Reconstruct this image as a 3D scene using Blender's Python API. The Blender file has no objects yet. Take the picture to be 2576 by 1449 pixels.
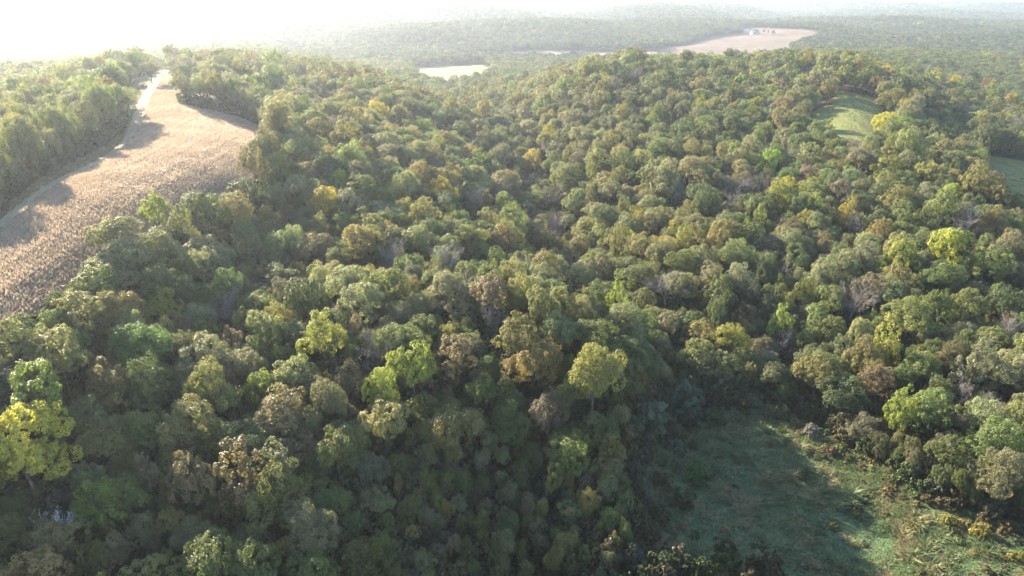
import bpy, math, random
import numpy as np
from mathutils import Vector, Matrix

# ------------------------------------------------------------------ camera, sky, sun, exposure
S = bpy.context.scene
COL = S.collection
CAM_Z = 100.0
PITCH = math.radians(23.0)
SUN_ELEV, SUN_AZ = math.radians(23.0), math.radians(-43.0)      # azimuth from +Y, towards +X

cam_data = bpy.data.cameras.new("camera")
cam_data.sensor_width = 36.0
cam_data.lens = 36.0 * 679.0 / 1024.0
cam_data.clip_start, cam_data.clip_end = 1.0, 40000.0
cam = bpy.data.objects.new("camera", cam_data)
cam.location = (0, 0, CAM_Z)
cam.rotation_euler = (math.pi / 2 - PITCH, 0, 0)
COL.objects.link(cam)
S.camera = cam

world = bpy.data.worlds.new("World")
S.world = world
world.use_nodes = True
wn = world.node_tree
sky = wn.nodes.new("ShaderNodeTexSky")
sky.sky_type = 'NISHITA'
sky.sun_disc = False
sky.sun_elevation = SUN_ELEV
sky.sun_rotation = SUN_AZ
sky.air_density, sky.dust_density, sky.ozone_density = 1.0, 0.4, 1.0
bg = wn.nodes["Background"]
wn.links.new(sky.outputs[0], bg.inputs[0])
bg.inputs[1].default_value = 0.088

sun_data = bpy.data.lights.new("sun", 'SUN')
sun_data.energy = 5.0
sun_data.angle = math.radians(0.55)
sun_data.color = (1.0, 0.85, 0.62)
sun = bpy.data.objects.new("sun", sun_data)
SUN_DIR = Vector((math.sin(SUN_AZ) * math.cos(SUN_ELEV), math.cos(SUN_AZ) * math.cos(SUN_ELEV), math.sin(SUN_ELEV)))
sun.rotation_euler = SUN_DIR.to_track_quat('Z', 'Y').to_euler()
sun.location = SUN_DIR * 300
COL.objects.link(sun)

S.view_settings.view_transform = 'Standard'
S.view_settings.look = 'None'
S.view_settings.gamma = 1.0
S.view_settings.use_curve_mapping = False
S.view_settings.exposure = 2.9
S.render.engine = 'CYCLES'
S.cycles.max_bounces = 6
S.cycles.diffuse_bounces = 3
S.cycles.glossy_bounces = 1
S.cycles.transmission_bounces = 3
S.cycles.volume_bounces = 1
S.cycles.use_denoising = True

HAZE_DENSITY, HAZE_G = 0.80e-4, 0.52

# ------------------------------------------------------------------ small tools
rng = np.random.default_rng(7)
SP, CP = math.sin(PITCH), math.cos(PITCH)


def ray(px, py):
    """direction of a point of the photograph (counted on a 2576 x 1449 grid)"""
    u, v = (px - 1288.0) / 1708.0, (py - 724.5) / 1708.0
    return u, CP - v * SP, -SP - v * CP


_LAT = np.random.default_rng(99).random((256, 256))


def vnoise(x, y):
    xi, yi = np.floor(x).astype(int), np.floor(y).astype(int)
    fx, fy = x - xi, y - yi
    fx, fy = fx * fx * (3 - 2 * fx), fy * fy * (3 - 2 * fy)
    a, b = _LAT[xi & 255, yi & 255], _LAT[(xi + 1) & 255, yi & 255]
    c, d = _LAT[xi & 255, (yi + 1) & 255], _LAT[(xi + 1) & 255, (yi + 1) & 255]
    return (a * (1 - fx) + b * fx) * (1 - fy) + (c * (1 - fx) + d * fx) * fy


def fbm(x, y, scale, octaves=3, seed=0.0):
    x, y = np.asarray(x, float) / scale + 17.3 + seed * 7.1, np.asarray(y, float) / scale + 41.7 + seed * 3.7
    s, amp, tot = 0.0, 1.0, 0.0
    for _ in range(octaves):
        s = s + amp * vnoise(x, y)
        tot += amp
        amp *= 0.5
        x, y = x * 2.03 + 5.1, y * 2.03 + 9.4
    return s / tot                                              # 0..1


def smooth(a, b, x):
    t = np.clip((np.asarray(x, float) - a) / (b - a), 0, 1)
    return t * t * (3 - 2 * t)


# ------------------------------------------------------------------ terrain: surveyed heights joined by a thin plate
# each line: a spot of the photograph, how far ahead of the camera it lies, and how far above the ground the spot is
SURVEY = [
    # left ridge with the corn field
    (400, 195, 450, 0), (450, 270, 345, 0), (400, 400, 240, 0), (620, 330, 320, 0), (250, 520, 185, 0),
    (400, 520, 193, 0), (100, 680, 148, 0), (0, 780, 129, 0), (550, 450, 235, 0), (0, 600, 170, 0),
    (100, 400, 203, 10), (250, 330, 255, 10), (200, 280, 320, 10), (100, 200, 450, 12), (0, 300, 300, 12), (-300, 600, 180, 0), (-300, 400, 200, 12),
    (450, 140, 560, 14), (900, 170, 560, 14), (1080, 222, 520, 18), (1150, 232, 540, 20), (1140, 285, 650, 0), (1140, 250, 760, 0), (1060, 280, 660, 0), (1210, 280, 650, 0), (250, 160, 620, 14),
    (700, 330, 266, 14), (900, 400, 270, 14), (1100, 450, 270, 14), (1250, 500, 270, 14), (800, 250, 380, 14),
    (1000, 320, 350, 14), (700, 200, 440, 14),
    # the ravine and the slopes on both sides of it
    (1400, 550, 270, 14), (1250, 260, 520, 14), (1350, 420, 370, 14), (1200, 330, 420, 14), (1430, 600, 250, 14),
    (1700, 700, 195, 14), (1700, 450, 300, 14), (2000, 400, 330, 14),
    # right ridge
    (1500, 140, 560, 16), (1300, 300, 430, 14), (1700, 250, 440, 14), (1500, 250, 450, 14), (1500, 350, 360, 14),
    (1850, 165, 550, 17), (2000, 165, 570, 17), (1700, 160, 560, 17), (2150, 265, 440, 0), (2150, 225, 490, 0),
    (2000, 300, 400, 14), (2150, 340, 345, 14), (2550, 440, 330, 0), (2400, 330, 390, 14), (2400, 600, 215, 14),
    (2000, 600, 230, 14), (2300, 900, 150, 14), (2500, 1150, 120, 8), (2300, 200, 560, 14), (2500, 300, 480, 14),
    (2025, 180, 590, 0), (2800, 500, 300, 12), (2800, 900, 160, 12),
    # near slope on the left
    (1480, 740, 150, 14), (1100, 700, 165, 14), (850, 700, 160, 14), (650, 600, 200, 14), (480, 530, 186, 14),
    (250, 620, 150, 14), (0, 830, 113, 14), (250, 750, 133, 14), (480, 870, 123, 14), (800, 800, 140, 14),
    (600, 1000, 113, 14), (1000, 950, 122, 14), (1300, 850, 135, 14), (1500, 850, 141, 14), (100, 1100, 97, 14),
    (300, 1200, 94, 14), (700, 1170, 98, 14), (150, 1380, 82, 12), (500, 1400, 84, 12), (1000, 1300, 97, 12),
    (1300, 1250, 110, 6), (1700, 900, 155, 12), (1300, 1000, 128, 14),
    # meadow
    (1500, 1400, 100.5, 0), (1700, 1030, 159, 0), (2100, 1150, 140, 0), (2400, 1350, 107, 0), (1900, 1440, 97, 0), (2600, 1440, 96, 0),
    # valley behind the ridges
    (1130, 180, 1080, 0), (1140, 210, 880, 0), (1000, 165, 1120, 8), (1300, 132, 1500, 0), (1600, 135, 1460, 0),
    (1740, 145, 1380, 0), (1850, 100, 1830, 0), (1880, 72, 2350, 0), (2050, 85, 2000, 0), (740, 120, 1600, 0),
    (60, 150, 1290, 0), (600, 145, 1000, 8), (300, 150, 1000, 8), (-200, 160, 1150, 0),
    # hills beyond
    (500, 100, 1600, 14), (420, 52, 2250, 0), (1400, 65, 1690, 14), (1500, 68, 1700, 14), (1100, 88, 1600, 14), (900, 62, 1900, 14), (1650, 74, 1780, 14), (1250, 72, 1680, 14), (1500, 127, 1550, 0), (1200, 130, 1500, 0), (1700, 112, 1640, 0),
    (1000, 20, 4300, 14), (1700, 40, 2900, 14), (2100, 50, 2800, 14), (2200, 105, 1450, 14), (2576, 60, 2500, 14),
    (2400, 190, 780, 14), (2500, 120, 1250, 14), (2250, 150, 950, 14), (2576, 230, 660, 14), (2300, 75, 1950, 14), (200, 60, 2300, 14), (0, 90, 1900, 14),
    (2400, 25, 4500, 14), (1800, 14, 5000, 14), (1288, 10, 6000, 14), (300, 20, 4000, 14), (2900, 60, 2500, 14), (-300, 60, 2500, 14),
]
_c = []
for px, py, Y, off in SURVEY:
    dx, dy, dz = ray(px, py)
    _c.append((Y * dx / dy, Y, CAM_Z + Y * dz / dy - off))
_c += [(-60, 40, 8), (0, 40, 1), (60, 40, 0), (-6000, 9000, 74), (0, 9500, 76), (6000, 9000, 74), (-900, 900, 12), (900, 700, 8)]
_c = np.array(_c)


def _warp(x, y):
    y = np.maximum(np.asarray(y, float), 20.0)
    a = y + 80.0
    return np.asarray(x, float) / a * 2.2, np.log(a)


_cu, _cw = _warp(_c[:, 0], _c[:, 1])


RAVINE = np.array([(-14, 600), (-11, 520), (13.6, 370), (18, 270), (22, 250), (36, 210), (46, 175), (44, 152)], float)


def ravine_dist(x, y):
    best = np.full(np.shape(x), 1e9)
    for a, b in zip(RAVINE[:-1], RAVINE[1:]):
        d = b - a
        t = np.clip(((x - a[0]) * d[0] + (y - a[1]) * d[1]) / (d @ d), 0, 1)
        best = np.minimum(best, np.hypot(x - a[0] - t * d[0], y - a[1] - t * d[1]))
    return best


def _tps(r2):
    return 0.5 * r2 * np.log(r2 + 1e-9)


_n = len(_c)
_A = np.zeros((_n + 3, _n + 3))
_A[:_n, :_n] = _tps((_cu[:, None] - _cu[None]) ** 2 + (_cw[:, None] - _cw[None]) ** 2) + np.eye(_n) * 0.004
_A[:_n, _n:] = np.stack([np.ones(_n), _cu, _cw], 1)
_A[_n:, :_n] = _A[:_n, _n:].T
_sol = np.linalg.solve(_A, np.concatenate([_c[:, 2], np.zeros(3)]))


def height(x, y):
    x, y = np.asarray(x, float), np.asarray(y, float)
    shp = np.broadcast(x, y).shape
    x, y = np.broadcast_to(x, shp).ravel(), np.broadcast_to(y, shp).ravel()
    out = np.empty(x.size)
    for i in range(0, x.size, 20000):
        xx, yy = x[i:i + 20000], y[i:i + 20000]
        u, w = _warp(xx, yy)
        z = _tps((u[:, None] - _cu) ** 2 + (w[:, None] - _cw) ** 2) @ _sol[:_n] + _sol[_n] + _sol[_n + 1] * u + _sol[_n + 2] * w
        z = np.clip(z, -3, 75)
        hills = (fbm(xx, yy, 1100, 2, 1) - 0.5) * 70 * smooth(1900, 3000, yy) + (fbm(xx, yy, 420, 2, 2) - 0.47) * 75 * smooth(650, 1300, yy)
        near = (fbm(xx, yy, 75, 2, 3) - 0.5) * 6.5 * smooth(130, 230, yy) * smooth(-112, -70, xx + 0.12 * (yy - 200)) - 6.5 * np.exp(-(ravine_dist(xx, yy) / 17) ** 2) * smooth(146, 180, yy)
        near *= 1 - np.exp(-((xx - 208) ** 2 + (yy - 440) ** 2) / 75 ** 2)
        zz = z + hills * smooth(2, 12, z) + near + 34 * smooth(2800, 5200, yy)
        out[i:i + 20000] = np.where(zz > 55, 55 + 32 * np.tanh((zz - 55) / 32), np.maximum(zz, -3))
    return out.reshape(shp)


def at(px, py, lift=0.0):
    """the point of the terrain (or LIFT metres above it) that the photograph shows at px, py"""
    dx, dy, dz = ray(px, py)
    Y = np.geomspace(55, 9000, 700)
    x = Y * dx / dy
    gap = CAM_Z + Y * dz / dy - lift - height(x, Y)
    k = np.argmax(gap < 0) if (gap < 0).any() else len(Y) - 1
    if k == 0:
        k = 1
    t = gap[k - 1] / (gap[k - 1] - gap[k] + 1e-9)
    y = Y[k - 1] + (Y[k] - Y[k - 1]) * min(max(t, 0), 1)
    return y * dx / dy, y, float(height(y * dx / dy, y))


def outline(pts):
    return np.array([at(px, py)[:2] for px, py in pts])


def inside(poly, x, y):
    x, y = np.asarray(x), np.asarray(y)
    res = np.zeros(x.shape, bool)
    n = len(poly)
    for i in range(n):
        x1, y1 = poly[i]
        x2, y2 = poly[(i + 1) % n]
        c = ((y1 > y) != (y2 > y))
        with np.errstate(divide='ignore', invalid='ignore'):
            res ^= c & (x < (x2 - x1) * (y - y1) / (y2 - y1 + 1e-12) + x1)
    return res


def edge_dist(poly, x, y, closed=True):
    x, y = np.asarray(x, float), np.asarray(y, float)
    best = np.full(x.shape, 1e9)
    n = len(poly)
    for i in range(n if closed else n - 1):
        a, b = poly[i], poly[(i + 1) % n]
        d = b - a
        t = np.clip(((x - a[0]) * d[0] + (y - a[1]) * d[1]) / (d @ d + 1e-9), 0, 1)
        best = np.minimum(best, np.hypot(x - a[0] - t * d[0], y - a[1] - t * d[1]))
    return best


# ------------------------------------------------------------------ mesh and object helpers
def mesh_from(name, verts, faces, mat=None, smooth_shade=False, attrs=None, colour=None):
    """verts (n,3); faces: an (m,k) array or a list of such arrays; attrs {name: per-face floats}"""
    if not isinstance(faces, list):
        faces = [faces]
    faces = [np.asarray(f, np.int32) for f in faces if len(f)]
    me = bpy.data.meshes.new(name)
    verts = np.asarray(verts, np.float32)
    me.vertices.add(len(verts))
    me.vertices.foreach_set("co", verts.ravel())
    loops = np.concatenate([f.ravel() for f in faces])
    tot = np.concatenate([np.full(len(f), f.shape[1], np.int32) for f in faces])
    me.loops.add(len(loops))
    me.loops.foreach_set("vertex_index", loops)
    me.polygons.add(len(tot))
    start = np.zeros(len(tot), np.int32)
    start[1:] = np.cumsum(tot)[:-1]
    me.polygons.foreach_set("loop_start", start)
    me.polygons.foreach_set("use_smooth", np.full(len(tot), smooth_shade))
    for k, v in (attrs or {}).items():
        a = me.attributes.new(k, 'FLOAT', 'FACE')
        a.data.foreach_set("value", np.asarray(v, np.float32))
    me.update(calc_edges=True)
    if mat:
        for m in (mat if isinstance(mat, list) else [mat]):
            me.materials.append(m)
    return me


def link(name, me, parent=None, **props):
    o = bpy.data.objects.new(name, me)
    COL.objects.link(o)
    if parent:
        o.parent = parent
    for k, v in props.items():
        o[k] = v
    return o


class Tubes:
    """branches: tapered tubes gathered in one mesh"""

    def __init__(self):
        self.v, self.f, self.n = [], [], 0

    def add(self, pts, radii, sides=5):
        pts = np.asarray(pts, float)
        k = len(pts)
        t = np.gradient(pts, axis=0)
        t /= np.linalg.norm(t, axis=1)[:, None] + 1e-9
        ref = np.array([0.31, 0.22, 0.92]) if abs(t[0] @ np.array([0.31, 0.22, 0.92])) < 0.9 else np.array([1.0, 0, 0])
        a = np.cross(t, ref)
        a /= np.linalg.norm(a, axis=1)[:, None] + 1e-9
        b = np.cross(t, a)
        ang = np.arange(sides) * 2 * np.pi / sides
        ring = pts[:, None] + np.asarray(radii)[:, None, None] * (a[:, None] * np.cos(ang)[None, :, None] + b[:, None] * np.sin(ang)[None, :, None])
        self.v.append(ring.reshape(-1, 3))
        i = np.arange(k - 1)[:, None] * sides + self.n
        j = np.arange(sides)[None]
        j2 = (j + 1) % sides
        self.f.append(np.stack([i + j, i + j2, i + sides + j2, i + sides + j], -1).reshape(-1, 4))
        self.n += k * sides

    def arrays(self):
        return np.concatenate(self.v), np.concatenate(self.f)


# ------------------------------------------------------------------ materials
def new_mat(name):
    m = bpy.data.materials.new(name)
    m.use_nodes = True
    nt = m.node_tree
    return m, nt, nt.nodes["Principled BSDF"], nt.nodes["Material Output"]


def node(nt, kind, **kw):
    n = nt.nodes.new(kind)
    for k, v in kw.items():
        if k.startswith("in_"):
            key = k[3:]
            n.inputs[int(key) if key.isdigit() else key.replace("_", " ")].default_value = v
        else:
            setattr(n, k, v)
    return n


def leaf_material(name, instanced, translucency=0.40, gloss=0.22, thru=(1.5, 1.55, 0.9)):
    m, nt, bsdf, out = new_mat(name)
    L = nt.links.new
    if instanced:
        tint = node(nt, "ShaderNodeAttribute", attribute_type='INSTANCER', attribute_name="tint").outputs["Color"]
    else:
        tint = node(nt, "ShaderNodeObjectInfo").outputs["Color"]
    leaf = node(nt, "ShaderNodeAttribute", attribute_type='GEOMETRY', attribute_name="leaf").outputs["Fac"]
    ramp = node(nt, "ShaderNodeMapRange", in_1=0.0, in_2=1.0, in_3=0.62, in_4=1.42)
    L(leaf, ramp.inputs[0])
    mul = node(nt, "ShaderNodeVectorMath", operation='SCALE')
    L(tint, mul.inputs[0])
    L(ramp.outputs[0], mul.inputs["Scale"])
    hsv = node(nt, "ShaderNodeHueSaturation")
    hue = node(nt, "ShaderNodeMapRange", in_1=0.0, in_2=1.0, in_3=0.512, in_4=0.488)
    L(leaf, hue.inputs[0])
    L(hue.outputs[0], hsv.inputs["Hue"])
    L(mul.outputs[0], hsv.inputs["Color"])
    L(hsv.outputs[0], bsdf.inputs["Base Color"])
    bsdf.inputs["Roughness"].default_value = 0.48
    bsdf.inputs["Specular IOR Level"].default_value = gloss
    tr = node(nt, "ShaderNodeBsdfTranslucent")
    tc = node(nt, "ShaderNodeVectorMath", operation='MULTIPLY')
    tc.inputs[1].default_value = thru
    L(hsv.outputs[0], tc.inputs[0])
    L(tc.outputs[0], tr.inputs["Color"])
    mix = node(nt, "ShaderNodeMixShader", in_0=translucency)
    L(bsdf.outputs[0], mix.inputs[1])
    L(tr.outputs[0], mix.inputs[2])
    L(mix.outputs[0], out.inputs["Surface"])
    return m


def bark_material(name, dark, light):
    m, nt, bsdf, out = new_mat(name)
    tc = node(nt, "ShaderNodeTexCoord")
    nz = node(nt, "ShaderNodeTexNoise", in_Scale=2.2, in_Detail=4.0)
    nt.links.new(tc.outputs["Object"], nz.inputs["Vector"])
    cr = node(nt, "ShaderNodeValToRGB")
    cr.color_ramp.elements[0].color, cr.color_ramp.elements[1].color = (*dark, 1), (*light, 1)
    cr.color_ramp.elements[0].position, cr.color_ramp.elements[1].position = 0.35, 0.65
    nt.links.new(nz.outputs["Fac"], cr.inputs[0])
    nt.links.new(cr.outputs[0], bsdf.inputs["Base Color"])
    bsdf.inputs["Roughness"].default_value = 0.9
    bsdf.inputs["Specular IOR Level"].default_value = 0.15
    return m


def ground_material(name, stops, scale, detail=6.0, scale2=None, bump=0.0, stretch=(1, 1, 1), stops2=None, mix2=0.5):
    """blotches of several colours in world space; STOPS [(position, colour)]"""
    m, nt, bsdf, out = new_mat(name)
    L = nt.links.new
    geo = node(nt, "ShaderNodeNewGeometry")
    mp = node(nt, "ShaderNodeMapping")
    mp.inputs["Scale"].default_value = stretch
    L(geo.outputs["Position"], mp.inputs[0])

    def blot(sc, st):
        nz = node(nt, "ShaderNodeTexNoise", in_Scale=sc, in_Detail=detail, in_Roughness=0.62)
        L(mp.outputs[0], nz.inputs["Vector"])
        cr = node(nt, "ShaderNodeValToRGB")
        while len(cr.color_ramp.elements) < len(st):
            cr.color_ramp.elements.new(0.5)
        for e, (p, c) in zip(cr.color_ramp.elements, st):
            e.position, e.color = p, (*c, 1)
        L(nz.outputs["Fac"], cr.inputs[0])
        return cr.outputs[0], nz.outputs["Fac"]

    c1, f1 = blot(scale, stops)
    if scale2:
        c2, f2 = blot(scale2, stops2 or stops)
        mx = node(nt, "ShaderNodeMix", data_type='RGBA')
        mx.inputs[0].default_value = mix2
        L(c1, mx.inputs[6])
        L(c2, mx.inputs[7])
        c1, f1 = mx.outputs[2], f2
    L(c1, bsdf.inputs["Base Color"])
    if bump:
        bp = node(nt, "ShaderNodeBump", in_Strength=1.0, in_Distance=bump)
        L(f1, bp.inputs["Height"])
        L(bp.outputs[0], bsdf.inputs["Normal"])
    bsdf.inputs["Roughness"].default_value = 0.95
    bsdf.inputs["Specular IOR Level"].default_value = 0.1
    return m


LEAF_FAR = leaf_material("foliage_far", True, 0.14, 0.1)
LEAF_OWN = leaf_material("foliage", False)
LEAF_MASS = leaf_material("foliage_mass", True)
DRY_OWN = leaf_material("dry_twigs", False, 0.15, 0.2)
DRY_MASS = leaf_material("dry_twigs_mass", True, 0.15, 0.2)
GRASS_MASS = leaf_material("grass_blades", True, 0.35, 0.15, (1.15, 1.15, 1.0))
BARK = bark_material("bark", (0.05, 0.042, 0.036), (0.13, 0.115, 0.10))
BARK_PALE = bark_material("pale_bark", (0.10, 0.09, 0.085), (0.21, 0.19, 0.18))
BARK_WHITE = bark_material("bleached_wood", (0.40, 0.39, 0.38), (0.62, 0.61, 0.60))

# ------------------------------------------------------------------ ground
FOREST_FLOOR = ground_material("forest_floor", [(0.3, (0.028, 0.022, 0.016)), (0.5, (0.05, 0.04, 0.026)), (0.7, (0.045, 0.05, 0.022))], 0.15, bump=0.3)


def axis(lim, first, growth):
    out, s = [0.0], first
    while out[-1] < lim:
        out.append(out[-1] + s)
        s *= growth
    return np.array(out)


_xp = axis(9000, 3.5, 1.028)
_gx = np.concatenate([-_xp[:0:-1], _xp])
_yp = axis(11000, 3.0, 1.0145)
_gy = np.concatenate([-axis(900, 20, 1.2)[:0:-1], _yp]) + 20.0
GX, GY = np.meshgrid(_gx, _gy)
GZ = height(GX, GY)
_ny, _nx = GX.shape
_i = (np.arange(_ny - 1)[:, None] * _nx + np.arange(_nx - 1)[None]).ravel()
link("ground", mesh_from("ground", np.stack([GX, GY, GZ], -1).reshape(-1, 3), np.stack([_i, _i + 1, _i + 1 + _nx, _i + _nx], -1), FOREST_FLOOR, True),
     kind="structure", label="brown and green forest floor rolling away into far wooded hills")


def ground_z(x, y):
    """height of the ground sheet itself (between its grid lines)"""
    x, y = np.asarray(x, float), np.asarray(y, float)
    ix = np.clip(np.searchsorted(_gx, x) - 1, 0, _nx - 2)
    iy = np.clip(np.searchsorted(_gy, y) - 1, 0, _ny - 2)
    fx = (x - _gx[ix]) / (_gx[ix + 1] - _gx[ix])
    fy = (y - _gy[iy]) / (_gy[iy + 1] - _gy[iy])
    return (GZ[iy, ix] * (1 - fx) + GZ[iy, ix + 1] * fx) * (1 - fy) + (GZ[iy + 1, ix] * (1 - fx) + GZ[iy + 1, ix + 1] * fx) * fy


def sheet(name, poly, step, mat, lift, label, ragged=0.0):
    """an open piece of land laid over the ground sheet"""
    x0, y0 = poly.min(0)
    x1, y1 = poly.max(0)
    xs, ys = np.arange(x0, x1 + step, step), np.arange(y0, y1 + step, step)
    X, Y = np.meshgrid(xs, ys)
    cx, cy = X[:-1, :-1] + step / 2, Y[:-1, :-1] + step / 2
    if ragged:
        cx, cy = cx + (fbm(cx, cy, 9, 2, 5) - 0.5) * ragged, cy + (fbm(cx, cy, 9, 2, 6) - 0.5) * ragged
    keep = inside(poly, cx, cy)
    i = (np.arange(len(ys) - 1)[:, None] * len(xs) + np.arange(len(xs) - 1)[None])[keep]
    quads = np.stack([i, i + 1, i + 1 + len(xs), i + len(xs)], -1)
    used, inv = np.unique(quads, return_inverse=True)
    P = np.stack([X.ravel()[used], Y.ravel()[used]], -1)
    V = np.concatenate([P, (ground_z(P[:, 0], P[:, 1]) + lift)[:, None]], 1)
    return link(name, mesh_from(name, V, inv.reshape(-1, 4), mat, True), kind="structure", label=label)


# open land, outlined where the photograph shows it
CORN = outline([(-420, 700), (-150, 660), (0, 590), (70, 520), (200, 440), (290, 390), (335, 345), (350, 290), (375, 230), (398, 200), (410, 188), (470, 187), (540, 196), (490, 225), (440, 240),
                (450, 262), (520, 278), (610, 300), (665, 325), (665, 370), (650, 440), (625, 510), (600, 560), (500, 600), (450, 620),
                (350, 655), (250, 715), (165, 775), (115, 840), (0, 890), (-150, 960), (-420, 1060)])
VERGE = outline([(-420, 640), (-150, 600), (0, 540), (60, 480), (200, 400), (290, 350), (318, 325), (300, 240), (330, 212), (372, 192), (395, 176), (425, 178), (430, 190), (398, 202), (376, 232), (352, 292),
                 (338, 347), (293, 393), (203, 444), (74, 525), (0, 596), (-150, 668), (-420, 708)])
TRACK = np.array([at(px, py)[:2] for px, py in [(-420, 690), (-150, 645), (0, 573), (70, 508), (120, 472), (200, 430), (285, 385), (325, 348), (343, 300), (362, 250), (382, 216), (398, 196), (415, 182)]])
MEADOW = outline([(1660, 1000), (1760, 985), (1850, 1000), (1960, 1030), (2050, 1080), (2140, 1140), (2260, 1205), (2340, 1255), (2420, 1290), (2600, 1330), (2900, 1370), (2950, 1600), (1500, 1600),
                  (1560, 1449), (1620, 1350), (1560, 1250), (1560, 1150), (1600, 1060)])
GLADE = outline([(2005, 330), (2030, 290), (2060, 274), (2095, 262), (2105, 232), (2150, 234), (2212, 252), (2222, 285), (2236, 325), (2228, 350), (2160, 355), (2080, 340)])
PADDOCK = outline([(2475, 390), (2576, 406), (2760, 420), (2760, 560), (2576, 535), (2490, 520), (2455, 450)])
LANE = outline([(1985, 200), (2030, 182), (2038, 166), (2064, 174), (2055, 200), (2030, 216), (1995, 214)])
HAY = outline([(1035, 172), (1090, 167), (1215, 163), (1235, 178), (1222, 212), (1130, 226), (1055, 208)])
STRAW = outline([(1130, 140), (1300, 130), (1500, 131), (1660, 130), (1690, 148), (1690, 158), (1280, 152), (1180, 150)])
BOTTOM = outline([(1650, 132), (1690, 118), (1790, 92), (1870, 84), (1872, 68), (1960, 72), (2060, 84), (2040, 105), (1985, 120), (1960, 158), (1800, 180), (1660, 175)])
FAR_STRIP = outline([(700, 112), (770, 122), (772, 136), (740, 136), (708, 124)])
FAR_FIELD = outline([(330, 46), (420, 50), (520, 66), (510, 80), (430, 80), (330, 64)])
POND_FIELD = outline([(-100, 146), (60, 141), (165, 148), (150, 166), (40, 174), (-100, 176)])

CORN_SOIL = ground_material("corn_stubble_soil", [(0.3, (0.13, 0.095, 0.06)), (0.5, (0.20, 0.15, 0.095)), (0.72, (0.27, 0.21, 0.13))], 0.35, bump=0.2)
VERGE_MAT = ground_material("dry_verge_grass", [(0.3, (0.11, 0.10, 0.05)), (0.5, (0.19, 0.16, 0.085)), (0.7, (0.27, 0.22, 0.13))], 0.25, bump=0.15)
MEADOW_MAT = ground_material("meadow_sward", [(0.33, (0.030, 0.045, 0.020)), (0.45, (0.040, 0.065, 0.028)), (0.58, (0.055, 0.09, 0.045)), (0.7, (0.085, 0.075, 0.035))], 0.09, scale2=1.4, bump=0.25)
GLADE_MAT = ground_material("mown_grass", [(0.3, (0.085, 0.105, 0.034)), (0.55, (0.12, 0.138, 0.05)), (0.75, (0.16, 0.155, 0.07))], 0.05, scale2=0.8, bump=0.5)
HAY_MAT = ground_material("pale_pasture", [(0.3, (0.085, 0.10, 0.04)), (0.5, (0.125, 0.13, 0.058)), (0.7, (0.17, 0.16, 0.085))], 0.02, scale2=0.2, bump=0.2)
STRAW_MAT = ground_material("harvested_field", [(0.3, (0.052, 0.038, 0.028)), (0.5, (0.078, 0.058, 0.042)), (0.68, (0.11, 0.083, 0.06))], 0.008, scale2=0.05, bump=0.2)
STUBBLE_MAT = ground_material("stubble_strip", [(0.3, (0.12, 0.088, 0.064)), (0.5, (0.16, 0.122, 0.09)), (0.68, (0.20, 0.155, 0.115))], 0.008, scale2=0.05, bump=0.2)
GRAVEL = ground_material("pale_gravel", [(0.3, (0.15, 0.125, 0.09)), (0.6, (0.21, 0.178, 0.132)), (0.75, (0.26, 0.225, 0.17))], 0.9, bump=0.05)

sheet("corn_field", CORN, 1.5, CORN_SOIL, 0.10, "bare tan soil of the ripe corn field on the ridge", 3.0)
sheet("grass_verge", VERGE, 1.2, VERGE_MAT, 0.14, "dry grass verge between the gravel track and the trees", 2.5)
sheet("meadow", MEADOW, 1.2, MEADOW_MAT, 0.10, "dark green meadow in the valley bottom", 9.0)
sheet("glade", GLADE, 1.5, GLADE_MAT, 0.15, "sunlit grass clearing on the wooded ridge", 3.0)
sheet("paddock", PADDOCK, 1.5, GLADE_MAT, 0.15, "green grass clearing among the trees beside the frame edge", 3.0)
sheet("grass_lane", LANE, 2.0, GLADE_MAT, 0.18, "narrow grass lane behind the wooded ridge", 2.0)
sheet("hay_field", HAY, 4.0, HAY_MAT, 0.3, "pale yellow green field at the valley mouth", 6.0)
sheet("straw_field", STRAW, 5.0, STUBBLE_MAT, 0.4, "pinkish tan harvested field below the far wooded hill", 6.0)
sheet("valley_field", BOTTOM, 6.0, STRAW_MAT, 0.5, "wide tan harvested field in the far valley", 6.0)
sheet("far_strip_field", FAR_STRIP, 5.0, HAY_MAT, 0.4, "thin pale field slice in the hazy valley")
sheet("far_hill_field", FAR_FIELD, 8.0, HAY_MAT, 0.6, "pale field on the hazy hill")
sheet("far_pale_field", POND_FIELD, 6.0, HAY_MAT, 0.4, "very pale field glaring in the haze")
OPEN = [(CORN, 2.0), (VERGE, 1.0), (MEADOW, 1.0), (GLADE, 2.0), (PADDOCK, 2.0), (LANE, 2.0), (HAY, 4.0), (STRAW, 5.0), (BOTTOM, 6.0), (FAR_STRIP, 5.0), (FAR_FIELD, 8.0), (POND_FIELD, 6.0)]


def is_open(x, y, margin=1.0):
    x, y = np.asarray(x, float), np.asarray(y, float)
    res = np.zeros(x.shape, bool)
    for poly, m in OPEN:
        lo, hi = poly.min(0) - 12, poly.max(0) + 12
        k = (x > lo[0]) & (x < hi[0]) & (y > lo[1]) & (y < hi[1])
        if k.any():
            res[k] |= inside(poly, x[k], y[k]) | (edge_dist(poly, x[k], y[k]) < m * margin)
    return res


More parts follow.
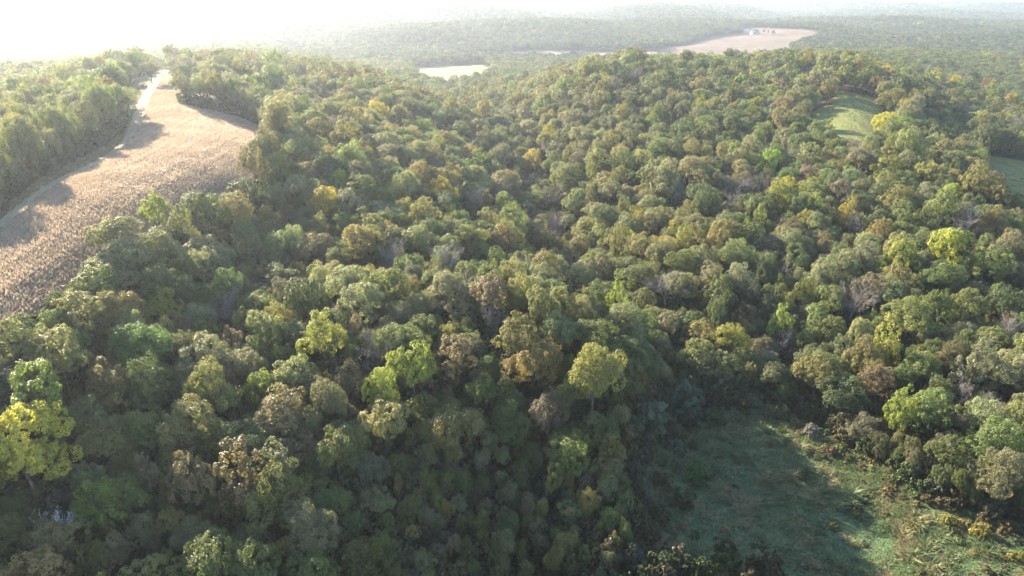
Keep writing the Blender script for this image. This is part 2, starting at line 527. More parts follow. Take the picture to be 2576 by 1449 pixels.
def ribbon(name, path, half, mat, lift, label, crown=0.0):
    d = np.r_[0, np.cumsum(np.hypot(*np.diff(path, axis=0).T))]
    s = np.arange(0, d[-1], 1.5)
    # a rounded line through the surveyed points
    px, py = np.interp(s, d, path[:, 0]), np.interp(s, d, path[:, 1])
    ker = np.hanning(23)
    ker /= ker.sum()
    px = np.convolve(np.pad(px, 11, 'edge'), ker, 'valid')
    py = np.convolve(np.pad(py, 11, 'edge'), ker, 'valid')
    tx, ty = np.gradient(px), np.gradient(py)
    n = np.hypot(tx, ty)
    nx, ny = ty / n, -tx / n
    offs = np.array([-half, -half * 0.5, 0, half * 0.5, half])
    wob = 1 + 0.25 * (fbm(s, s * 0, 7, 2, 8) - 0.5)
    X = px[:, None] + nx[:, None] * offs * wob[:, None]
    Y = py[:, None] + ny[:, None] * offs * wob[:, None]
    Z = ground_z(X, Y) + lift + np.array([0, crown, crown, crown, 0])
    k = len(s)
    i = (np.arange(k - 1)[:, None] * 5 + np.arange(4)[None]).ravel()
    return link(name, mesh_from(name, np.stack([X, Y, Z], -1).reshape(-1, 3), np.stack([i, i + 1, i + 6, i + 5], -1), mat, True), kind="structure", label=label), np.stack([px, py], 1)


track, TRACK_LINE = ribbon("gravel_track", TRACK, 1.45, GRAVEL, 0.22, "pale gravel track curving along the corn field", 0.04)

ribbon("track_grass_strip", TRACK, 0.28, VERGE_MAT, 0.30, "thin dry grass strip between the wheel ruts of the track", 0.06)

# ------------------------------------------------------------------ plants, one mesh of each form


def unit(n, r):
    v = r.normal(size=(n, 3))
    return v / np.linalg.norm(v, axis=1)[:, None]


def leaf_cards(centre, normal, size, r, aspect=0.75):
    """one lozenge per leaf spray"""
    n = len(centre)
    a = np.cross(normal, unit(n, r))
    a /= np.linalg.norm(a, axis=1)[:, None] + 1e-9
    b = np.cross(normal, a)
    size = np.broadcast_to(size, (n,))[:, None]
    a, b = a * size * 0.62, b * size * 0.62 * aspect
    bend = normal * size * 0.16
    V = np.stack([centre - a - bend, centre - b, centre + a - bend, centre + b], 1).reshape(-1, 3)
    return V, np.arange(4 * n).reshape(n, 4)


def spread(n, r, zmin, tries=8):
    """n roughly even directions with z > zmin"""
    out = []
    while len(out) < n:
        c = unit(tries * 4, r)
        c = c[c[:, 2] > zmin]
        if not len(c):
            continue
        if not out:
            out.append(c[0])
            continue
        d = np.linalg.norm(c[:, None] - np.array(out)[None], axis=2).min(1)
        out.append(c[np.argmax(d)])
    return np.array(out)


def crown(seed, radius, rise, base, lobes, subs, leaves, size, zmin=-0.35, rough=0.22, lobe_r=(0.27, 0.40), squash=1.0, lean=0.25, domes=5):
    """leaf sprays round knobs, knobs round boughs, boughs round the domes of the crown: (verts, quads, leaf value, bough centres)"""
    r = np.random.default_rng(seed)
    a0 = r.random() * 6.283
    dc, dr = [np.array([r.normal() * 0.1, r.normal() * 0.1, 0.22 + r.random() * 0.15])], [r.uniform(0.56, 0.68)]
    for i in range(domes):
        a = a0 + i * 6.283 / max(domes, 1) + r.normal() * 0.3
        rad = r.uniform(0.40, 0.72)
        dc.append(np.array([math.cos(a) * rad, math.sin(a) * rad, r.uniform(-0.55, 0.30)]))
        dr.append(r.uniform(0.34, 0.56))
    dc, dr = np.array(dc), np.array(dr)
    share = dr ** 2 / (dr ** 2).sum()
    c, d = [], []
    for i in range(len(dc)):
        e = spread(max(4, int(round(lobes * share[i] * 1.5))), r, zmin)
        p = dc[i] + e * dr[i] * (1 + (r.random(len(e)) - 0.6) * 2 * rough)[:, None] * 0.80
        buried = np.zeros(len(e), bool)
        for j in range(len(dc)):
            if j != i:
                buried |= np.linalg.norm(p - dc[j], axis=1) < dr[j] * 0.62
        c.append(p[~buried])
        d.append(e[~buried])
    c, d = np.concatenate(c), np.concatenate(d)
    lobes = len(c)
    lr = r.uniform(*lobe_r, lobes) * 0.78
    C, Nn, val = [], [], []
    for i in range(lobes):
        sd = unit(subs * 3, r)
        sd = sd[(sd @ d[i]) > -0.25][:subs]
        sc = c[i] + sd * lr[i] * 0.72
        sr = lr[i] * r.uniform(0.36, 0.58, len(sd))
        lv = r.normal() * 0.19
        for j in range(len(sd)):
            e = unit(leaves, r)
            e[(e @ sd[j]) < -0.35] *= -1
            C.append(sc[j] + e * sr[j] * r.uniform(0.75, 1.1, leaves)[:, None])
            n_ = e * 0.7 + d[i] * 0.25 + np.array([0, 0, lean]) + r.normal(size=(leaves, 3)) * 0.28
            Nn.append(n_ / np.linalg.norm(n_, axis=1)[:, None])
            val.append(np.clip(0.5 + lv + r.normal(size=leaves) * 0.2, 0, 1))
    C, Nn, val = np.concatenate(C), np.concatenate(Nn), np.concatenate(val)
    sc = np.array([radius * squash, radius * squash, rise])
    P = C * sc + np.array([0, 0, base])
    V, F = leaf_cards(P, Nn, size * r.uniform(0.7, 1.3, len(P)), r)
    return V, F, val, c * sc + np.array([0, 0, base])


def trunk_tubes(seed, targets, height_, base_r, fork, n_limbs, sides=6, twigs=0):
    r = np.random.default_rng(seed + 500)
    T = Tubes()
    bend = r.normal(size=2) * 0.35
    zs = np.array([-1.2, 0, fork * 0.5, fork, fork + (height_ - fork) * 0.45, height_ * 0.9])
    t = np.clip(zs / height_, 0, 1)
    pts = np.stack([bend[0] * t * t * 3, bend[1] * t * t * 3, zs], 1)
    T.add(pts, base_r * np.array([1.5, 1.15, 0.92, 0.8, 0.42, 0.1]), sides)
    pick = r.permutation(len(targets))[:n_limbs]
    for q in pick:
        tgt = targets[q]
        f = r.uniform(0.1, 0.75)
        z0 = fork + (height_ - fork) * f * 0.55
        p0 = np.array([np.interp(z0, zs, pts[:, 0]), np.interp(z0, zs, pts[:, 1]), z0])
        mid = p0 * 0.5 + tgt * 0.5 + np.array([0, 0, -0.08 * np.linalg.norm(tgt - p0)]) + r.normal(size=3) * 0.25
        rr = base_r * (0.5 - 0.3 * f)
        T.add(np.stack([p0, p0 * 0.55 + mid * 0.45, mid, mid * 0.45 + tgt * 0.55, tgt]), rr * np.array([1, 0.85, 0.66, 0.45, 0.15]), 5)
        for _ in range(twigs):
            a = mid * (1 - (w := r.uniform(0, 0.9))) + tgt * w
            e = a + (unit(1, r)[0] * 0.7 + np.array([0, 0, 0.5]) + (tgt - p0) / np.linalg.norm(tgt - p0) * 0.7) * r.uniform(1.0, 2.0)
            T.add(np.stack([a, a * 0.5 + e * 0.5 + r.normal(size=3) * 0.08, e]), rr * np.array([0.4, 0.25, 0.08]), 4)
    return T


def bare_tubes(seed, height_, spread_, base_r, levels=4, kids=(6, 5, 5, 4), fork=0.28, up=0.55, thin=0.5, minr=0.016):
    """a leafless tree: (trunk, branches)"""
    r = np.random.default_rng(seed + 900)
    T, B = Tubes(), Tubes()
    fz = height_ * fork
    T.add([[0, 0, -1], [0, 0, 0], [0.05, 0.03, fz * 0.6], [0.1, 0.0, fz], [0.15, 0.1, height_ * 0.55]], base_r * np.array([1.3, 1.1, 0.9, 0.75, 0.35]), 7)

    def grow(p, d, length, rad, lev):
        pts, q, dd = [p], p, d
        for _ in range(3):
            dd = dd + r.normal(size=3) * 0.16 + np.array([0, 0, 0.05])
            dd /= np.linalg.norm(dd)
            q = q + dd * length / 3
            pts.append(q)
        pts = np.array(pts)
        B.add(pts, np.maximum(rad * np.array([1, 0.8, 0.6, 0.35]), minr), 5 if lev == 0 else (4 if lev == 1 else 3))
        if lev + 1 >= levels:
            return
        for i in range(kids[lev + 1]):
            f = r.uniform(0.3, 1.0)
            k = f * 3
            i0 = min(int(k), 2)
            p2 = pts[i0] + (pts[i0 + 1] - pts[i0]) * (k - i0)
            nd = dd * 0.9 + unit(1, r)[0] * 0.75 + np.array([0, 0, 0.14])
            grow(p2, nd / np.linalg.norm(nd), length * r.uniform(0.42, 0.62), rad * thin, lev + 1)

    for i in range(kids[0]):
        ang = i * 2.4 + r.uniform(-0.4, 0.4)
        el = r.uniform(0.35, 1.15) * up / 0.55
        d = np.array([math.cos(ang) * math.cos(el), math.sin(ang) * math.cos(el), math.sin(el)])
        z0 = fz + (height_ * 0.55 - fz) * r.random()
        grow(np.array([0.1, 0.05, z0]), d, (spread_ * 0.75 if el < 0.8 else height_ * 0.42), base_r * 0.42, 0)
    return T, B


FORMS = {}          # name -> dict(trunk, crown meshes for single trees; mass: one joined mesh per level of detail)


def join_arrays(parts):
    V, F, n = [], [], 0
    for v, f in parts:
        V.append(v)
        F.append(f + n)
        n += len(v)
    return np.concatenate(V), F


def make_form(name, seed, radius, rise, base, h, trunk_r, fork, limbs, lobes, subs, leaves, size, twigs=0, lods=True, **kw):
    V, F, val, tg = crown(seed, radius, rise, base, lobes, subs, leaves, size, **kw)
    T = trunk_tubes(seed, tg, h, trunk_r, fork, limbs, twigs=twigs)
    tv, tf = T.arrays()
    form = dict(h=h, radius=radius, centre=base,
                trunk=mesh_from("trunk", tv, tf, BARK, True), crown=mesh_from("crown", V, F, LEAF_OWN, False, {"leaf": val}), mass=[])

    def joined(v, f, vl, t, leafmat=LEAF_MASS):
        vv, ff = join_arrays([(v, f), t] if t else [(v, f)])
        me = mesh_from(name, vv, ff, [leafmat, BARK], False, {"leaf": np.concatenate([vl, np.full(len(t[1]) if t else 0, 0.5)])})
        if t:
            mi = np.zeros(len(me.polygons), np.int32)
            mi[len(f):] = 1
            me.polygons.foreach_set("material_index", mi)
        return me
    form["mass"].append(joined(V, F, val, (tv, tf)))
    if lods:
        v2, f2, vl2, tg2 = crown(seed, radius, rise, base, lobes, max(4, subs // 2), max(7, leaves // 2), size * 2.0, **kw)
        t2 = trunk_tubes(seed, tg2, h, trunk_r, fork, 4, 4).arrays()
        form["mass"].append(joined(v2, f2, vl2, t2))
        v3, f3, vl3, _ = crown(seed, radius, rise, base, max(12, lobes // 2), 4, 6, size * 4.6, **kw)
        form["mass"].append(joined(v3, f3, vl3, None, LEAF_FAR))
        v4, f4, vl4, _ = crown(seed, radius * 1.05, rise, base, 11, 2, 4, size * 9.6, **kw)
        form["mass"].append(joined(v4, f4, vl4, None, LEAF_FAR))
    FORMS[name] = form


for q in range(7):      # broad, knobbly oaks
    make_form(f"oak{q}", 10 + q, 5.4, 4.5 + 0.22 * q, 9.6, 14.5, 0.30, 4.5, 9, 34 + 2 * q, 10, 26, 0.24, rough=0.36)
for q in range(4):      # fuller rounded crowns
    make_form(f"round{q}", 30 + q, 4.6, 5.2, 9.4, 14.5, 0.26, 4.5, 8, 46, 9, 21, 0.225, rough=0.28, lobe_r=(0.20, 0.31))
for q in range(4):      # open, feathery crowns on visible limbs
    make_form(f"feather{q}", 50 + q, 4.9, 5.6, 9.2, 15.0, 0.28, 4.0, 14, 32, 9, 22, 0.22, twigs=4, rough=0.34, lobe_r=(0.18, 0.29), zmin=-0.6)
for q in range(2):      # narrow upright crowns
    make_form(f"slim{q}", 70 + q, 3.0, 6.2, 8.6, 15.0, 0.2, 3.0, 8, 30, 8, 20, 0.22, rough=0.22, lobe_r=(0.24, 0.36), zmin=-0.75)

# bushes
for q in range(3):
    r_ = np.random.default_rng(80 + q)
    V, F, val, tg = crown(80 + q, 2.0, 1.7, 1.5, 20, 6, 8, 0.30, zmin=-0.55, rough=0.3, lobe_r=(0.22, 0.38))
    T = Tubes()
    for t in tg[r_.permutation(len(tg))[:8]]:
        T.add([[0, 0, -0.4], [t[0] * 0.25, t[1] * 0.25, t[2] * 0.45], t], [0.06, 0.045, 0.012], 4)
    tv, tf = T.arrays()
    vv, ff = join_arrays([(V, F), (tv, tf)])
    mm = mesh_from("bush", vv, ff, [LEAF_MASS, BARK], False, {"leaf": np.concatenate([val, np.full(len(tf), 0.5)])})
    mi = np.zeros(len(mm.polygons), np.int32)
    mi[len(F):] = 1
    mm.polygons.foreach_set("material_index", mi)
    v2, f2, vl2, _ = crown(80 + q, 2.0, 1.7, 1.5, 12, 4, 6, 0.62, zmin=-0.5, rough=0.3)
    FORMS[f"bush{q}"] = dict(h=3.0, radius=2.0, centre=1.5, trunk=mesh_from("stems", tv, tf, BARK, True), crown=mesh_from("foliage", V, F, LEAF_OWN, False, {"leaf": val}),
                             mass=[mm, mesh_from("bush", v2, f2, LEAF_MASS, False, {"leaf": vl2})])
# leafless trees
for q in range(3):
    T, B = bare_tubes(q, 14.5, 5.4, 0.26, 4, (9, 6, 5, 4))
    tv, tf = T.arrays()
    bv, bf = B.arrays()
    vv, ff = join_arrays([(tv, tf), (bv, bf)])
    FORMS[f"bare{q}"] = dict(h=14.5, radius=5.2, centre=9.5, trunk=mesh_from("trunk", tv, tf, BARK_PALE, True), crown=mesh_from("branches", bv, bf, BARK_PALE, True),
                             mass=[mesh_from("bare", vv, ff, BARK_PALE, True)] * 2)
T, B = bare_tubes(11, 13.0, 4.6, 0.26, 4, (9, 5, 4, 3), minr=0.022)
FORMS["bleached"] = dict(h=13.0, radius=4.6, centre=9.5, trunk=mesh_from("trunk", *T.arrays(), BARK_WHITE, True), crown=mesh_from("branches", *B.arrays(), BARK_WHITE, True), mass=[])


# ------------------------------------------------------------------ where the trees stand
def tree_tint(kind, r):
    base = {"sage": (0.130, 0.136, 0.070), "green": (0.098, 0.118, 0.040), "deep": (0.070, 0.088, 0.036), "olive": (0.142, 0.134, 0.050), "lime": (0.150, 0.175, 0.036), "gold": (0.23, 0.205, 0.035),
            "russet": (0.125, 0.090, 0.046), "tan": (0.145, 0.122, 0.070), "grey": (0.110, 0.108, 0.070)}[kind]
    k = 1 + r.normal() * 0.12
    return tuple(max(0.01, c * k * (1 + r.normal() * 0.06)) for c in base)


N_LOD = 4
PROTOS, PROTO_INDEX = bpy.data.collections.new("tree_forms"), {}
_pn = 0
for nm in sorted(FORMS):
    for lod, me in enumerate(FORMS[nm]["mass"]):
        o = bpy.data.objects.new(f"p{_pn:03d}", me)
        PROTOS.objects.link(o)
        PROTO_INDEX[(nm, lod)] = _pn
        _pn += 1


def scatter_group(name, protos):
    """node tree: one copy of a form of PROTOS on every point, with the point's own turn, size, colour and form"""
    ng = bpy.data.node_groups.new(name, 'GeometryNodeTree')
    ng.interface.new_socket("Geometry", in_out='INPUT', socket_type='NodeSocketGeometry')
    ng.interface.new_socket("Geometry", in_out='OUTPUT', socket_type='NodeSocketGeometry')
    N, L = ng.nodes, ng.links.new
    gi, go = N.new("NodeGroupInput"), N.new("NodeGroupOutput")
    ci = N.new("GeometryNodeCollectionInfo")
    ci.inputs["Collection"].default_value = protos
    ci.inputs["Separate Children"].default_value = True
    ci.inputs["Reset Children"].default_value = True
    iop = N.new("GeometryNodeInstanceOnPoints")
    iop.inputs["Pick Instance"].default_value = True

    def attr(nm, typ):
        a = N.new("GeometryNodeInputNamedAttribute")
        a.data_type = typ
        a.inputs["Name"].default_value = nm
        return [s for s in a.outputs if s.enabled][0]
    L(gi.outputs[0], iop.inputs["Points"])
    L(ci.outputs[0], iop.inputs["Instance"])
    L(attr("form", 'INT'), iop.inputs["Instance Index"])
    eu = N.new("FunctionNodeEulerToRotation")
    L(attr("turn", 'FLOAT_VECTOR'), eu.inputs[0])
    L(eu.outputs[0], iop.inputs["Rotation"])
    L(attr("size", 'FLOAT_VECTOR'), iop.inputs["Scale"])
    L(iop.outputs[0], go.inputs[0])
    return ng


def scatter(name, pos, form, turn, size, tint, protos, label):
    me = bpy.data.meshes.new(name)
    n = len(pos)
    me.vertices.add(n)
    me.vertices.foreach_set("co", np.asarray(pos, np.float32).ravel())
    a = me.attributes.new("form", 'INT', 'POINT'); a.data.foreach_set("value", np.asarray(form, np.int32))
    a = me.attributes.new("turn", 'FLOAT_VECTOR', 'POINT'); a.data.foreach_set("vector", np.asarray(turn, np.float32).ravel())
    a = me.attributes.new("size", 'FLOAT_VECTOR', 'POINT'); a.data.foreach_set("vector", np.asarray(size, np.float32).ravel())
    a = me.attributes.new("tint", 'FLOAT_COLOR', 'POINT'); a.data.foreach_set("color", np.concatenate([np.asarray(tint, np.float32), np.ones((n, 1), np.float32)], 1).ravel())
    o = link(name, me, kind="stuff", label=label)
    md = o.modifiers.new("scatter", 'NODES')
    md.node_group = scatter_group(name, protos)
    return o


trees = []              # dicts: x, y, r (crown radius), h, form, tint kind, mark
_grid = {}


def grid_free(x, y, r, pack):
    gx, gy = int(x // 16), int(y // 16)
    for i in (gx - 1, gx, gx + 1):
        for j in (gy - 1, gy, gy + 1):
            for (x2, y2, r2) in _grid.get((i, j), ()):
                if (x - x2) ** 2 + (y - y2) ** 2 < (pack * (r + r2)) ** 2:
                    return False
    return True


def grid_put(x, y, r):
    _grid.setdefault((int(x // 16), int(y // 16)), []).append((x, y, r))


KINDS = ["sage", "green", "deep", "olive", "lime", "gold", "russet", "tan", "grey"]


def pick_kind(x, y, r):
    gold = float(fbm(x, y, 70, 2, 11))
    dry = float(fbm(x, y, 90, 2, 12))
    w = {"sage": 3.0, "green": 2.4, "deep": 1.8, "olive": 2.0, "lime": 0.25 if y > 170 else 0.06, "gold": 0.03 if y > 170 else 0.0, "russet": 0.03, "tan": 0.3, "grey": 0.5}
    if gold > 0.55:
        w["lime"] += 1.1 * (gold - 0.55) / 0.2
        w["olive"] += 2.0
        w["gold"] += 0.7 * (gold - 0.55) / 0.2
    if dry > 0.58:
        w["tan"] += 1.2
        w["russet"] += 0.15
        w["grey"] += 0.6
    if x > 40 + 0.1 * y:
        w["deep"] += 2.0
        w["green"] += 1.5
        w["tan"] *= 0.5
    if 330 < y < 650:
        w["gold"] += 0.06
        w["lime"] += 0.25
    ks = list(w)
    p = np.array([w[k] for k in ks])
    return ks[int(r.choice(len(ks), p=p / p.sum()))]


FORM_OF = {"sage": ["oak0", "oak1", "oak2", "oak3", "oak4", "oak5", "oak6"], "green": ["oak1", "oak3", "oak5", "round0", "round1", "round3", "feather1"], "deep": ["oak0", "oak2", "oak4", "oak6", "round2"], "olive": ["oak1", "oak4", "oak6", "round0", "round3", "feather0", "feather3"],
           "lime": ["round0", "round1", "feather0", "feather2", "slim0"], "gold": ["round1", "round2", "feather1"], "russet": ["feather2", "round0", "slim0"], "tan": ["feather0", "feather1", "round2"], "grey": ["oak2", "feather2", "round1"]}

# --- trees that stand out in the photograph: crown centre, crown width, kind of crown, colour
MARKS = [
    (1902, 77, 15, "oak0", "deep"), (1922, 78, 7, "oak1", "deep"), (1934, 76, 8, "slim0", "olive"), (1944, 80, 10, "oak2", "deep"), (1143, 198, 28, "feather1", "tan"), (1196, 192, 22, "feather2", "tan"),
    (375, 172, 42, "oak0", "sage"), (45, 1140, 190, "round1", "gold"), (60, 1000, 210, "round0", "lime"), (245, 1265, 130, "feather0", "lime"), (130, 1385, 130, "feather1", "olive"), (220, 1420, 80, "feather2", "lime"),
    (150, 1318, 120, "white", "grey"), (225, 790, 170, "feather1", "olive"), (40, 850, 130, "feather2", "olive"), (145, 890, 150, "round2", "olive"), (810, 845, 190, "feather0", "lime"),
    (520, 890, 140, "oak1", "sage"), (290, 590, 115, "oak0", "sage"), (390, 625, 125, "oak2", "sage"), (330, 650, 120, "oak3", "sage"), (500, 660, 95, "oak1", "sage"),
    (690, 630, 150, "oak4", "sage"), (790, 620, 110, "oak0", "sage"), (395, 530, 80, "round0", "lime"), (520, 520, 120, "oak3", "deep"), (575, 525, 100, "oak2", "olive"),
    (460, 560, 70, "feather0", "olive"), (1030, 930, 120, "round2", "lime"), (955, 985, 95, "round1", "lime"), (675, 975, 95, "feather2", "lime"), (740, 950, 110, "oak1", "sage"),
    (1150, 1060, 150, "oak3", "olive"), (970, 1060, 150, "oak0", "olive"), (690, 1180, 130, "round0", "sage"), (690, 1050, 150, "oak2", "tan"), (550, 1110, 70, "round1", "lime"),
    (480, 1080, 150, "oak4", "olive"), (260, 1100, 130, "oak1", "olive"), (300, 1080, 90, "feather1", "olive"), (420, 1330, 80, "round0", "olive"), (370, 1190, 60, "slim1", "sage"),
    (1560, 800, 200, "oak2", "sage"), (1400, 830, 110, "oak1", "sage"), (1300, 840, 120, "round2", "olive"), (1340, 900, 150, "oak3", "olive"), (1140, 890, 140, "feather2", "tan"),
    (1140, 730, 110, "oak3", "sage"), (1240, 740, 120, "round0", "tan"), (1300, 735, 100, "oak4", "olive"), (880, 710, 150, "oak0", "sage"), (910, 760, 110, "round1", "sage"),
    (1460, 690, 120, "oak1", "sage"), (1490, 850, 130, "oak0", "green"), (1250, 650, 60, "feather2", "green"), (1050, 600, 110, "oak2", "sage"), (910, 610, 110, "round1", "olive"),
    (1190, 600, 120, "oak3", "olive"), (1270, 600, 100, "round2", "russet"), (1360, 600, 90, "feather0", "olive"), (820, 510, 85, "round2", "gold"), (1345, 400, 60, "round1", "gold"),
    (1490, 420, 55, "slim0", "lime"), (1285, 400, 80, "feather1", "tan"), (2125, 535, 45, "slim1", "gold"), (2395, 620, 95, "round1", "gold"), (2290, 650, 130, "round2", "lime"),
    (2120, 660, 160, "oak3", "sage"), (2370, 690, 190, "oak0", "green"), (2240, 740, 130, "oak2", "sage"), (2290, 800, 150, "oak4", "green"), (2240, 860, 80, "slim0", "lime"),
    (2080, 930, 145, "oak2", "green"), (2060, 940, 120, "round0", "olive"), (2120, 990, 140, "oak1", "deep"), (2210, 965, 130, "feather2", "tan"), (2450, 910, 100, "slim1", "sage"),
    (2540, 930, 150, "oak3", "sage"), (2390, 905, 70, "round2", "russet"), (2330, 925, 80, "oak0", "green"), (2500, 1110, 170, "oak4", "green"), (2350, 1030, 110, "round1", "green"),
    (2480, 1050, 110, "oak1", "sage"), (2560, 1060, 90, "round0", "olive"), (1850, 640, 150, "oak4", "sage"), (1720, 720, 150, "oak0", "sage"), (1880, 590, 110, "round0", "green"),
    (1650, 550, 90, "oak2", "sage"), (1530, 480, 70, "round0", "sage"), (1910, 560, 40, "slim0", "lime"), (2550, 690, 60, "feather1", "tan"), (2480, 660, 90, "round2", "olive"),
]
# leafless and dry trees
BARES = [(1130, 735, 110), (1680, 720, 120), (1195, 505, 80), (1260, 480, 80), (1395, 495, 75), (1395, 560, 60), (940, 880, 110), (1440, 680, 70), (2440, 560, 120), (2150, 560, 55), (2150, 760, 130),
         (1980, 870, 60), (2425, 990, 60), (2480, 1035, 80), (560, 780, 80), (1700, 480, 70), (1850, 470, 60), (1370, 590, 60), (760, 180, 40), (1600, 190, 40), (1240, 800, 70), (1920, 470, 60)]


def stand(px, py, wpx, form, kind=""):
    F = FORMS[form]
    # size from the width in the photograph, place from the line of sight
    x, y, z = at(px, py, 10.0)
    for _ in range(2):
        depth = y * CP + (CAM_Z - z) * SP
        R = min(0.5 * wpx * depth / 1708.0, 6.0)
        k = R / F["radius"]
        kz = np.clip(0.55 * k + 0.45, 0.55, 1.3) * (1.3 if (px < 80 and kind == "gold") else 1.12 if kind in ("gold", "lime") else 1.0)
        x, y, z = at(px, py, F["centre"] * kz)
    return x, y, R, k, kz


for px, py, w, form, kind in MARKS:
    f = {"white": "bleached"}.get(form, form)
    x, y, R, k, kz = stand(px, py, w, f, kind)
    trees.append(dict(x=x, y=y, r=R, k=k, kz=kz, form=f, kind="white" if form == "white" else kind, mark=(px, py)))
    grid_put(x, y, R * 0.8)
for i, (px, py, w) in enumerate(BARES):
    f = f"bare{i % 3}"
    x, y, R, k, kz = stand(px, py, w, f)
    trees.append(dict(x=x, y=y, r=R, k=k, kz=kz, form=f, kind="bare", mark=(px, py)))
    grid_put(x, y, R * 0.7)

MK = np.array([(t["x"], t["y"], t["mark"][0], t["mark"][1], 1708.0 * 2 * t["r"] * (2.4 if t["kind"] == "white" else 1.0) / (t["y"] * CP + 70 * SP)) for t in trees])

# the clearings stay in sight too
_sights = []
for px, py, w in [(2120, 290, 110), (2150, 250, 90), (2195, 290, 80), (2070, 288, 60), (2150, 318, 90), (2540, 430, 90), (2576, 445, 90), (2030, 181, 30), (1080, 185, 60), (1130, 190, 60), (1180, 188, 60)]:
    x, y, z = at(px, py)
    _sights.append((x, y, px, py, w))
MK = np.concatenate([MK, np.array(_sights)])


def hides_mark(x, y, R):
    if y > 640:
        return False
    zc = float(height(x, y)) + 10.0
    d = y * CP + (CAM_Z - zc) * SP
    px, py, w = 1288 + 1708 * x / d, 724.5 + 1708 * ((CAM_Z - zc) * CP - y * SP) / d, 1708 * 2 * R / d
    near = MK[:, 1] > y - 1.0
    return bool((near & (np.hypot((MK[:, 2] - px), (MK[:, 3] - py)) < (0.36 * MK[:, 4] + 0.42 * w) * (0.62 if y < 125 else 1.0))).any())


tr = np.random.default_rng(21)
YMAX1 = 760.0


def in_wedge(x, y, margin=0.82, pad=80):
    return (np.abs(x) < margin * np.maximum(y, 0) + pad)


def girth(y):
    return 1.0 + 0.27 * smooth(170, 330, y)


def thin_zone(x, y):
    """chance that a tree may stand here: the valley foot beside the meadow is shrubby"""
    keep = np.ones(np.shape(x))
    foot = (np.asarray(x) > -6) & (np.asarray(x) < 42) & (np.asarray(y) < 128)
    keep = np.where(foot, 0.25, keep)
    return keep


for lo, hi, n_try in ((3.7, 5.6, 16000), (2.7, 3.9, 30000), (1.7, 2.7, 40000), (1.2, 1.9, 30000)):
    v = tr.random(n_try) ** 0.75
    ys = 62 + v * (YMAX1 - 62)
    xs = (tr.random(n_try) * 2 - 1) * (0.82 * ys + 80)
    if hi < 2:
        ys = 62 + v * 200
        xs = (tr.random(n_try) * 2 - 1) * (0.82 * ys + 30)
    ok = ~is_open(xs, ys) & (tr.random(n_try) < thin_zone(xs, ys))
    for x, y, R in zip(xs[ok], ys[ok], tr.uniform(lo, hi, ok.sum()) * girth(ys[ok])):
        if R > 2.5 and -24 < x < 45 and y < 118:
            continue
        if grid_free(x, y, R, 0.67) and not hides_mark(x, y, R):
            grid_put(x, y, R)
            kind = pick_kind(x, y, tr)
            if x < -118 and y < 420 and tr.random() < 0.7:
                kind = "green" if tr.random() < 0.5 else "sage"
            form = FORM_OF[kind][int(tr.integers(len(FORM_OF[kind])))]
            if tr.random() < 0.018 and y > 130:
                form, kind = f"bare{int(tr.integers(3))}", "bare"
            k = R / FORMS[form]["radius"]
            tall = 1.22 if (R > 3.6 and tr.random() < 0.25) else 1.0
            trees.append(dict(x=x, y=y, r=R, k=k, kz=float(tall * np.clip(0.62 * k + 0.36, 0.42, 1.2) * tr.uniform(0.84, 1.14)) * (1.4 if x < -118 and y < 360 and x < -100 - 0.1 * y else 1.0), form=form, kind=kind, mark=None))
            if 4 < x < 48 and 126 < y < 168:
                trees[-1]["kz"] *= 1.14
            if y > 150 and ravine_dist(np.array([x]), np.array([y]))[0] < 14:
                trees[-1]["kz"] *= 0.8

xs, ys = np.array([t["x"] for t in trees]), np.array([t["y"] for t in trees])
for t, z in zip(trees, ground_z(xs, ys)):
    t["z"] = float(z)
    t["tint"] = tree_tint({"white": "grey", "bare": "grey"}.get(t["kind"], t["kind"]), tr)
    t["turn"] = (tr.normal() * 0.07, tr.normal() * 0.07, tr.random() * 6.283)
    t["oval"] = float(tr.uniform(0.86, 1.17))
    depth = t["y"] * CP + (CAM_Z - t["z"]) * SP
    t["depth"] = depth
    top = t["z"] + FORMS[t["form"]]["centre"] * t["kz"]
    t["px"] = 1288 + 1708 * t["x"] / depth
    t["py"] = 724.5 + 1708 * ((CAM_Z - top) * CP - t["y"] * SP) / (t["y"] * CP + (CAM_Z - top) * SP)
    t["shown"] = (-30 < t["px"] < 2606) and (-30 < t["py"] < 1500)

# the three hundred that show largest are trees of their own, the rest one mass
leafy = sorted([t for t in trees if t["kind"] not in ("bare", "white") and t["shown"]], key=lambda t: -(t["r"] / t["depth"] + (0.02 if t["mark"] else 0)))
OWN = leafy[:300] + [t for t in trees if t["kind"] in ("bare", "white") and t["shown"] and (t["mark"] or t["y"] < 200)]
own_ids = {id(t) for t in OWN}
mass = [t for t in trees if id(t) not in own_ids]
print("tris", sum(sum(len(p.vertices) - 2 for p in m.polygons) for F_ in FORMS.values() for m in [F_["crown"], F_["trunk"]] + F_["mass"]))
print("trees", len(trees), "own", len(OWN), "mass", len(mass), "farthest own", max(t["y"] for t in OWN))

for t in OWN:
    F = FORMS[t["form"]]
    bare = t["kind"] in ("bare", "white")
    root = bpy.data.objects.new("bare_tree" if bare else "broadleaf_tree", None)
    COL.objects.link(root)
    root.location = (t["x"], t["y"], t["z"])
    root.rotation_euler = t["turn"]
    root.scale = (t["k"] * t["oval"], t["k"] / t["oval"], t["kz"])
    root.empty_display_size = 0.5
    root["category"] = "bare tree" if bare else "tree"
    root["label"] = "tree"
    a = link("trunk", F["trunk"], root)
    b = link("branches" if bare else "crown", F["crown"], root)
    a.color = b.color = (*t["tint"], 1)
    t["obj"] = root

